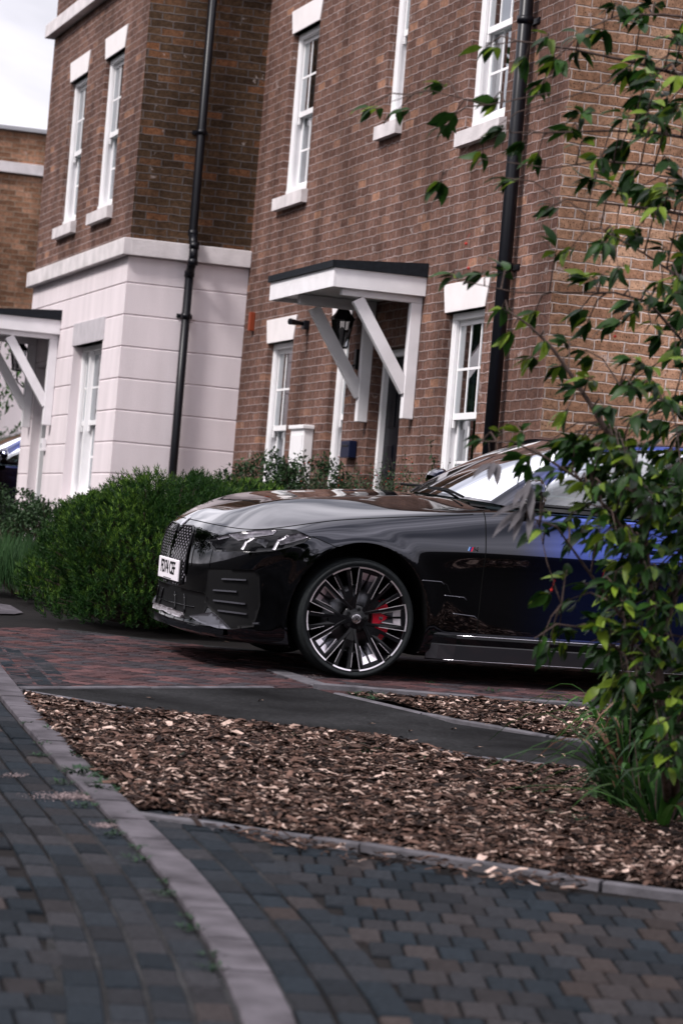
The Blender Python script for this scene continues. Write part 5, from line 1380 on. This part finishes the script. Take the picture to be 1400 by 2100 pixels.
b1 = hedge_at(455, 1120, 21.8); shrub('evergreen_shrub', 'low green needle leaved shrub between the car bonnet and the black downpipe', 'shrub', b1, .75, .6, 1.0, 4000, 'needle', 'clipped evergreen shrubs')
b1 = hedge_at(45, 1185, 22.6); shrub('lavender', 'clump of grassy lavender at the left edge of the bed', 'lavender', b1, .55, .5, .62, 3600, 'grass')
for k, (px, Y, h, lb) in enumerate(((20, 26.5, .70, 'dark leafy shrub at the foot of the left door'), (105, 26.0, .62, 'dark leafy shrub under the sill of the rendered house window'))):
    p = hedge_at(px, 1100, Y); shrub('dark_shrub', lb, 'shrub', p, .55, .4, h, 900, 'round', 'dark leafy shrubs by the house wall')
for k, (px, Y, h, lb) in enumerate(((530, 24.6, 1.22, 'dark berry shrub at the inner corner below the narrow brick'), (625, 24.3, 1.2, 'dark shrub with red berries before the white meter box'), (715, 23.4, 1.0, 'thin dark shrub below the narrow window sill'), (800, 22.6, 1.05, 'dark shrub growing in front of the black door'), (870, 21.6, 1.12, 'dark shrub left of the large lower window'))):
    p = hedge_at(px, 1100, Y); shrub('berry_shrub', lb, 'shrub', p, .52, .4, h, 1700 if k < 2 else 1150, 'round' if k in (0, 1) else 'open', 'dark berry shrubs along the brick wall')
p = hedge_at(905, 1080, 21.0); t = empty('climbing_shoot', 'single tall thin shoot with small leaves rising before the large lower window', 'shoot', p)
m = MB(); sh = [p, at(895, 1010, 21.0), at(892, 960, 21.0), at(882, 925, 21.0), at(884, 900, 21.0)]; m.tube(sh, [.008, .006, .004, .003, .002], 5, world=True); m.build('stem', M_bark, t)
vv, ff, cc = [], [], []
for a, b_ in zip(sh[:-1], sh[1:]):
    for q in range(9): leafmesh(vv, ff, cc, a.lerp(b_, q / 9), rv() + UP * .3, (UP + rv() * .5).normalized(), ru(.03, .05), .011, mixc((.015, .035, .018), (.05, .09, .035), rnd()), seg=2)
mesh_cols('foliage', vv, ff, cc, M_hedge, t)

# ---- young cherry in front of the car
YT = 10.9
stem0 = gpt(1372, 1688)
tree = empty('young_cherry_tree', 'young tree with drooping green leaves covering the right half of the black car', 'tree', stem0)
tk = MB()
def wl(pts, Y0, Y1):
    n = len(pts); return [at(p[0], p[1], Y0 + (Y1 - Y0) * k / (n - 1)) for k, p in enumerate(pts)]
mains = []
def limb(pts, Y0, Y1, ra, rb, base=False):
    w_ = wl(pts, Y0, Y1); 
    if base: w_ = [stem0] + w_
    n = len(w_); tk.tube(w_, [ra + (rb - ra) * k / (n - 1) for k in range(n)], 7, world=True); mains.append(w_); return w_
limb([(1362, 1560), (1352, 1400), (1330, 1200), (1312, 1040), (1284, 930), (1240, 880), (1205, 822), (1165, 762), (1130, 712), (1085, 668), (1040, 636)], 10.95, 10.75, .020, .003, True)
limb([(1390, 1560), (1410, 1380), (1440, 1100), (1450, 800), (1440, 500), (1450, 250), (1420, 60), (1400, -80)], 11.0, 11.1, .024, .006, True)
limb([(1450, 160), (1380, 150), (1300, 128), (1180, 102), (1060, 84), (1010, 92)], 11.1, 10.8, .009, .002)
limb([(1450, 290), (1340, 272), (1250, 268), (1120, 272), (1045, 272)], 11.1, 10.7, .007, .002)
limb([(1445, 450), (1360, 432), (1270, 420), (1160, 408), (1118, 430)], 11.1, 10.8, .007, .002)
limb([(1445, 620), (1380, 560), (1320, 520), (1250, 480), (1230, 468)], 11.0, 10.8, .006, .002)
limb([(1450, 420), (1380, 350), (1340, 340), (1230, 330), (1130, 345), (980, 325)], 11.2, 10.6, .006, .0015)
limb([(1450, 760), (1390, 690), (1330, 620), (1260, 600), (1190, 600), (1060, 600), (925, 572)], 11.1, 10.7, .007, .0015)
limb([(1450, 40), (1360, 30), (1270, 30), (1200, 60), (1150, 110)], 11.1, 11.0, .006, .002)
limb([(1440, 900), (1390, 850), (1330, 800), (1270, 790)], 11.0, 10.9, .006, .002)
limb([(1330, 1180), (1260, 1060), (1190, 985), (1120, 940), (1050, 905), (985, 905)], 10.9, 10.6, .008, .002)
limb([(1345, 1350), (1270, 1260), (1190, 1150), (1140, 1080), (1080, 1060)], 10.9, 10.5, .008, .002)
limb([(1352, 1420), (1290, 1350), (1210, 1290), (1140, 1280), (1095, 1310)], 10.9, 10.5, .007, .002)
limb([(1150, 1240), (1120, 1150), (1105, 1080)], 10.8, 10.9, .003, .0015)
limb([(1360, 1300), (1400, 1180), (1430, 1080)], 10.9, 11.3, .01, .003)
limb([(1250, 268), (1210, 400), (1190, 480)], 10.95, 11.0, .003, .001); limb([(1300, 128), (1225, 180), (1060, 230), (960, 300), (895, 375)], 11., 10.7, .003, .001); limb([(1130, 190), (1000, 215), (880, 185), (745, 225)], 10.9, 10.6, .003, .001)
limb([(1045, 272), (960, 262), (800, 222), (742, 226)], 10.7, 10.55, .002, .0008) if False else None
tk.build('trunk', M_bark, tree, smooth=True)
CL = [(740, 228, 5), (800, 236, 2), (888, 175, 5), (895, 262, 4), (980, 104, 4), (1000, 208, 5), (916, 244, 2), (890, 380, 5), (1020, 272, 6), (976, 322, 3), (1112, 80, 4), (1064, 124, 4), (1176, 76, 4), (1224, 68, 5), (1252, 14, 8), (1328, 16, 7), (1392, 68, 4), (1136, 132, 7), (1172, 112, 5), (1120, 120, 4), (1096, 184, 6), (1156, 272, 6), (1180, 235, 6), (1184, 292, 4), (1296, 180, 5), (1312, 148, 5), (1376, 160, 6), (1392, 132, 6), (1056, 300, 7), (1088, 328, 5), (1020, 372, 6), (1116, 428, 3), (1216, 328, 7), (1256, 316, 7), (1312, 240, 6), (1332, 280, 7), (1372, 224, 8), (1200, 372, 7), (1240, 380, 6), (1284, 372, 7), (1312, 396, 6), (1376, 400, 8), (1264, 240, 5), (1248, 480, 5), (920, 572, 6), (976, 566, 4), (1024, 562, 4), (1128, 514, 4), (1152, 520, 2), (1220, 504, 5), (1244, 492, 4), (1352, 516, 4), (1392, 532, 5), (1192, 576, 5), (1224, 568, 5), (1252, 558, 2), (1344, 588, 5), (1376, 576, 7), (1016, 638, 4), (1032, 688, 4), (1080, 652, 5), (1104, 706, 5), (1072, 744, 5), (1136, 756, 5), (1168, 650, 4), (1188, 672, 4), (1152, 704, 4), (1185, 725, 4), (1200, 782, 6), (1240, 672, 4), (1280, 624, 5), (1320, 616, 5), (1356, 636, 6), (1320, 672, 3), (1390, 610, 6), (1280, 796, 5), (1328, 792, 5), (1388, 816, 7), (1224, 840, 5), (1288, 860, 4), (1248, 884, 5), (1144, 852, 4), (1056, 892, 5), (1168, 800, 3), (1340, 870, 5),
      (976, 908, 4), (1012, 896, 4), (1048, 938, 5), (1068, 960, 3), (1120, 908, 5), (1112, 928, 5), (1180, 900, 6), (1200, 914, 6), (1264, 914, 5), (1176, 952, 6), (1128, 968, 6), (1096, 988, 5), (1200, 948, 6), (1240, 960, 7), (1188, 996, 6), (1220, 1008, 6), (1280, 1008, 7), (1104, 1028, 4), (1104, 1056, 4), (1080, 1096, 4), (1104, 1090, 4), (1148, 1068, 6), (1180, 1040, 7), (1220, 1052, 7), (1212, 1116, 5), (1244, 1116, 5), (1280, 1100, 7), (1320, 1068, 8), (1148, 1176, 5), (1184, 1204, 5), (1112, 1222, 5), (1152, 1238, 5), (1120, 1292, 5), (1092, 1330, 4), (1108, 1346, 3), (1130, 1336, 4), (1148, 1296, 5), (1194, 1326, 3), (1206, 1348, 3), (1224, 1264, 6), (1260, 1240, 6), (1292, 1332, 5), (1336, 1312, 6)]
for k in range(380):
    px, py = ru(1150, 1440), ru(900, 1590)
    if py > 1450 and px < 1310: continue
    if px < 1190 + abs(py - 1180) * .10 and py > 1120: continue
    if px < 1230 and rnd() < .5: continue
    CL.append((px, py, 6))
for k in range(60): CL.append((ru(1270, 1440), ru(20, 900), 5))
CL.append((1020, 985, 0))
vv, ff, cc = [], [], []; gv_, gf_, gc_ = [], [], []; tw = MB()
segs = [(a, b_) for w_ in mains for a, b_ in zip(w_[:-1], w_[1:])]
def nearest(p):
    best = None
    for a, b_ in segs:
        for t in (0, .25, .5, .75, 1):
            q = a.lerp(b_, t); d = (q - p).length + (.35 if q.x < p.x - .02 else 0)
            if best is None or d < best[0]: best = (d, q)
    return best[1]
def leafcol():
    g = rnd() ** 1.6; c = mixc((.005, .018, .004), (.024, .066, .010), g)
    if rnd() < .20: c = mixc(c, (.15, .22, .02), ru(.4, 1))
    return c
for (px, py, n) in CL:
    if not n: continue
    Y = YT + ru(-.35, .35) * (1.4 if px > 1200 else .7); tip = at(px + 14, py - 8, Y); q = nearest(tip)
    mid = (tip + q) / 2 + V((0, 0, .03)); tw.tube([q, mid, tip], [.0042, .003, .0018], 4, world=True)
    dirn = (tip - q).normalized() if (tip - q).length > .02 else V((-1, 0, 0)); dirn = (dirn + V((-.5, ru(-.6, .6), 0))).normalized()
    n += 2 + (rnd() < .5) if py < 900 else 1
    for k in range(n):
        t = k / max(1, n - 1); p = q.lerp(tip, .75 + .25 * t) if (tip - q).length < .25 else tip - dirn * (.07 * (1 - t))
        s_ = 1 if k % 2 else -1; side = dirn.cross(UP).normalized() * s_
        d = (dirn * ru(.5, 1.2) + side * ru(.2, 1.0) + UP * ru(-1.0, .05)).normalized(); n_ = (UP * ru(.4, 1.2) - dirn * ru(-.2, .4) + rv() * .5).normalized()
        L_ = ru(.050, .092) * (1.06 if py < 880 else 1); pet = p + d * .012; tw.tube([p, pet], .0008, 3, caps=False, world=True)
        leafmesh(vv, ff, cc, pet, d, n_, L_, L_ * ru(.20, .27), leafcol(), fold=ru(.1, .45), curl=ru(.05, .5))
mesh_cols('foliage', vv, ff, cc, M_leaf, tree)
# the group of greyed leaves before the door mirror
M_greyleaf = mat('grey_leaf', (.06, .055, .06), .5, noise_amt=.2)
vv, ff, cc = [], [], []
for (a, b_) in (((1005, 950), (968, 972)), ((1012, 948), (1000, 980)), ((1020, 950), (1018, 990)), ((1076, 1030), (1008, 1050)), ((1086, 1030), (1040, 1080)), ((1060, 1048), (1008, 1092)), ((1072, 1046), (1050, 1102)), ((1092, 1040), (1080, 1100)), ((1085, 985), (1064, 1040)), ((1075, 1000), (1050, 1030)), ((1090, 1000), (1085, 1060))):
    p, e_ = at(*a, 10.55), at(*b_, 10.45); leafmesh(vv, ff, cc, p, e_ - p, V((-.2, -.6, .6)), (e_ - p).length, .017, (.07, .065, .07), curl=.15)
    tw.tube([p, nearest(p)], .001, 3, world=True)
gl_ = mesh_cols('greyed_foliage', vv, ff, None, M_greyleaf, tree)
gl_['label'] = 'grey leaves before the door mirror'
# small red fruit
fr_ = MB()
for (px, py) in ((960, 550), (955, 500), (1232, 1190), (1130, 1210), (1260, 690)):
    p = at(px, py, 10.8); fr_.lathe([(0, -.006), (.004, -.004), (.006, 0), (.004, .004), (0, .006)], 8, 'z', tuple(p)); fr_.tube([p + V((0, 0, .005)), p + V((.01, 0, .04))], .0006, 3, world=True)
fr_.build('fruit', mat('cherry_red', (.4, .02, .015), .3), tree, smooth=True)
tw.build('twigs', M_bark, tree)
# ---- strap-leaved plants at the foot of the tree
def strap(px, py, n, label, spread=.35, hgt=.55):
    c = gpt(px, py); t = empty('strap_leaf_plant', label, 'plant', c, 'strap leaved plants under the cherry tree'); vv, ff, cc = [], [], []
    for k in range(n):
        a = ru(0, 2 * pi); o = V((cos(a), sin(a), 0)); L_ = hgt * ru(.6, 1.25); w_ = ru(.008, .017); lean = ru(.1, .9) * spread; i = len(vv); seg = 9; s_ = V((-sin(a), cos(a), 0)); b_ = c + o * ru(0, .09)
        g = rnd(); col = mixc((.008, .028, .008), (.045, .12, .02), g * g)
        if rnd() < .08: col = (.16, .09, .06)
        for q in range(seg + 1):
            tq = q / seg; p = b_ + o * (lean * tq + .45 * lean * tq * tq * 2) + UP * (L_ * (tq - (.55 + .5 * lean) * tq ** 3.2)); wq = w_ * (1 - tq ** 3) + .0006
            vv += [p - s_ * wq, p + V((0, 0, -.003)), p + s_ * wq]
        for q in range(seg): z = i + 3 * q; ff += [[z, z + 1, z + 4, z + 3], [z + 1, z + 2, z + 5, z + 4]]; cc += [col, col]
    mesh_cols('leaves', vv, ff, cc, M_leaf, t)
    m = MB(); 
    for k in range(8): a = ru(0, 2 * pi); m.tube([c + V((cos(a), sin(a), 0)) * .05, c + V((cos(a) * .12, sin(a) * .12, ru(.2, .5)))], [.005, .002], 4, world=True)
    m.build('stems', M_bark, t)
strap(1290, 1665, 55, 'strap leaved plant nearest the kerb with long arching green blades', .42, .66)
strap(1378, 1655, 80, 'tall strap leaved plant at the right edge among the tree stems', .38, .75)
strap(1345, 1700, 34, 'short strap leaved plant lowest under the tree', .45, .42)
strap(1270, 1560, 34, 'sparse strap leaved plant with dark stems beside the path', .3, .60)
# dense dark ground shrub at the foot
p = gpt(1350, 1650); shrub('dark_shrub', 'low dark shrub around the cherry stem at the right edge', 'shrub', p + V((.10, -.05, 0)), .40, .36, .50, 1900, 'round')
# weeds
def weeds(name, label, spots, m=M_hedge):
    vv, ff, cc = [], [], []
    for (px, py, n, sp, h) in spots:
        n = int(n * 1.6); h *= 1.5
        c = gpt(px, py)
        for k in range(n):
            a = ru(0, 2 * pi); r_ = sp * sqrt(rnd()); p = V((c.x + r_ * cos(a), c.y + r_ * sin(a) * 1.6, 0)); p.z = gz(p.y) + .005; o = V((cos(a * 3), sin(a * 3), 0))
            leafmesh(vv, ff, cc, p, (UP * ru(.3, 1) + o).normalized(), (UP - o * .3).normalized(), h * ru(.5, 1.2), h * .14, mixc((.008, .022, .012), (.025, .06, .025), rnd()), seg=2)
    o = mesh_cols(name, vv, ff, cc, m); tag(o, label, 'weeds', kind='stuff')
weeds('weeds', 'dark green weeds scattered over the bark chips', [(740, 1548, 90, .10, .05), (800, 1560, 60, .07, .04), (520, 1545, 60, .09, .03), (1015, 1578, 50, .06, .04), (200, 1590, 110, .12, .035), (250, 1620, 160, .12, .035), (290, 1632, 100, .08, .035), (400, 1490, 20, .05, .03), (250, 1470, 16, .05, .03), (960, 1452, 130, .13, .03), (1010, 1456, 60, .10, .03), (760, 1430, 90, .12, .03), (900, 1680, 20, .05, .03), (1050, 1700, 20, .06, .03), (680, 1550, 70, .09, .04), (860, 1572, 60, .08, .04), (600, 1520, 30, .06, .04), (330, 1560, 60, .09, .04), (440, 1600, 40, .07, .04), (1110, 1640, 60, .10, .05), (1180, 1690, 60, .10, .05), (970, 1640, 40, .07, .04), (120, 1500, 40, .06, .03), (180, 1555, 60, .07, .03)])
weeds('joint_weeds', 'tiny weeds and moss in the gap along the pale kerb', [(p_[0] - 26 - (p_[1] - 1500) * .055, p_[1], 14 if p_[1] > 1480 else 6, .03, .020) for p_ in K1[3:12]] + [(p_[0] - 32 - (p_[1] - 1500) * .05, p_[1] + 24, 22, .04, .022) for p_ in K1[4:12]] + [(1120, 1440, 20, .05, .03), (1170, 1443, 30, .05, .04), (1010, 1420, 10, .04, .03), (880, 1402, 10, .04, .02)])
# fallen leaves on the path
vv, ff, cc = [], [], []
for (px, py) in ((990, 1532), (770, 1484), (935, 1494), (1150, 1545), (300, 1430), (540, 1436), (20, 1208), (1098, 1547), (843, 1498), (470, 1316)):
    p = gpt(px, py, .014); a = ru(0, 6); leafmesh(vv, ff, cc, p, V((cos(a), sin(a), .1)), UP, .05, .012, (.30, .20, .15), seg=2)
o = mesh_cols('fallen_leaves', vv, ff, cc, M_chip); tag(o, 'dry leaves lying on the asphalt path', 'leaves', kind='stuff')
# tree beyond the left house
p = at(0, 1020, 38.5); p = gw(p.x - .3, p.y)
def crown_tree(name, label, p, h, r, n, group=None, leaf=.09, cdark=(.018, .05, .014), clight=(.05, .12, .03), trunk=.07):
    t = empty(name, label, 'tree', p, group); vv, ff, cc = [], [], []; m = MB(); m.tube([p - UP * .1, p + UP * h * .45, p + UP * h * .9], [trunk, trunk * .6, .02], 7, world=True)
    cents = [(p + V((ru(-r, r) * .7, ru(-r, r) * .7, h * ru(.38, .95)))) for _ in range(16)]
    for c in cents: m.tube([V((p.x, p.y, p.z + (c.z - p.z) * .55)), c], [trunk * .3, .008], 4, world=True)
    for k in range(n):
        c = cents[k % 16]; q = c + rv() * (r * .42 * rnd() ** .4); leafmesh(vv, ff, cc, q, rv() - UP * .3, (UP + rv() * .7).normalized(), leaf * ru(.7, 1.2), leaf * .24, mixc(cdark, clight, rnd()), seg=2)
    mesh_cols('crown', vv, ff, cc, M_leaf, t); m.build('trunk', M_bark, t, smooth=True); return t
crown_tree('small_tree', 'small green tree before the white wall beyond the left canopy', p, 3.0, .9, 1500)
# unseen trees added behind the camera to darken reflections in the paintwork
for k, (x, y) in enumerate(((-16, -13), (-10.5, -15), (-5, -13.5), (1.5, -15.5), (7, -13), (13, -15))):
    crown_tree('reflection_tree', 'dark leafy tree added unseen behind the camera to be mirrored in the car paint', V((x, y, gz(y))), 4.6 + (k % 3) * .8, 3.2, 2000, 'unseen trees added for paint reflections', leaf=.85, cdark=(.012, .025, .01), clight=(.03, .06, .02), trunk=.18)

for k, (x, y) in enumerate(((-14, 22), (-13, 29), (-15, 36), (-16, 44), (-18, 53))):  # unseen trees added out of frame so the window glass mirrors something dark
    crown_tree('reflection_tree', 'dark leafy tree added out of view left of the houses to darken window reflections', V((x, y, gz(y))), 8.0, 4.2, 2600, 'unseen trees added for window reflections', leaf=.75, cdark=(.012, .025, .01), clight=(.03, .06, .02), trunk=.2)
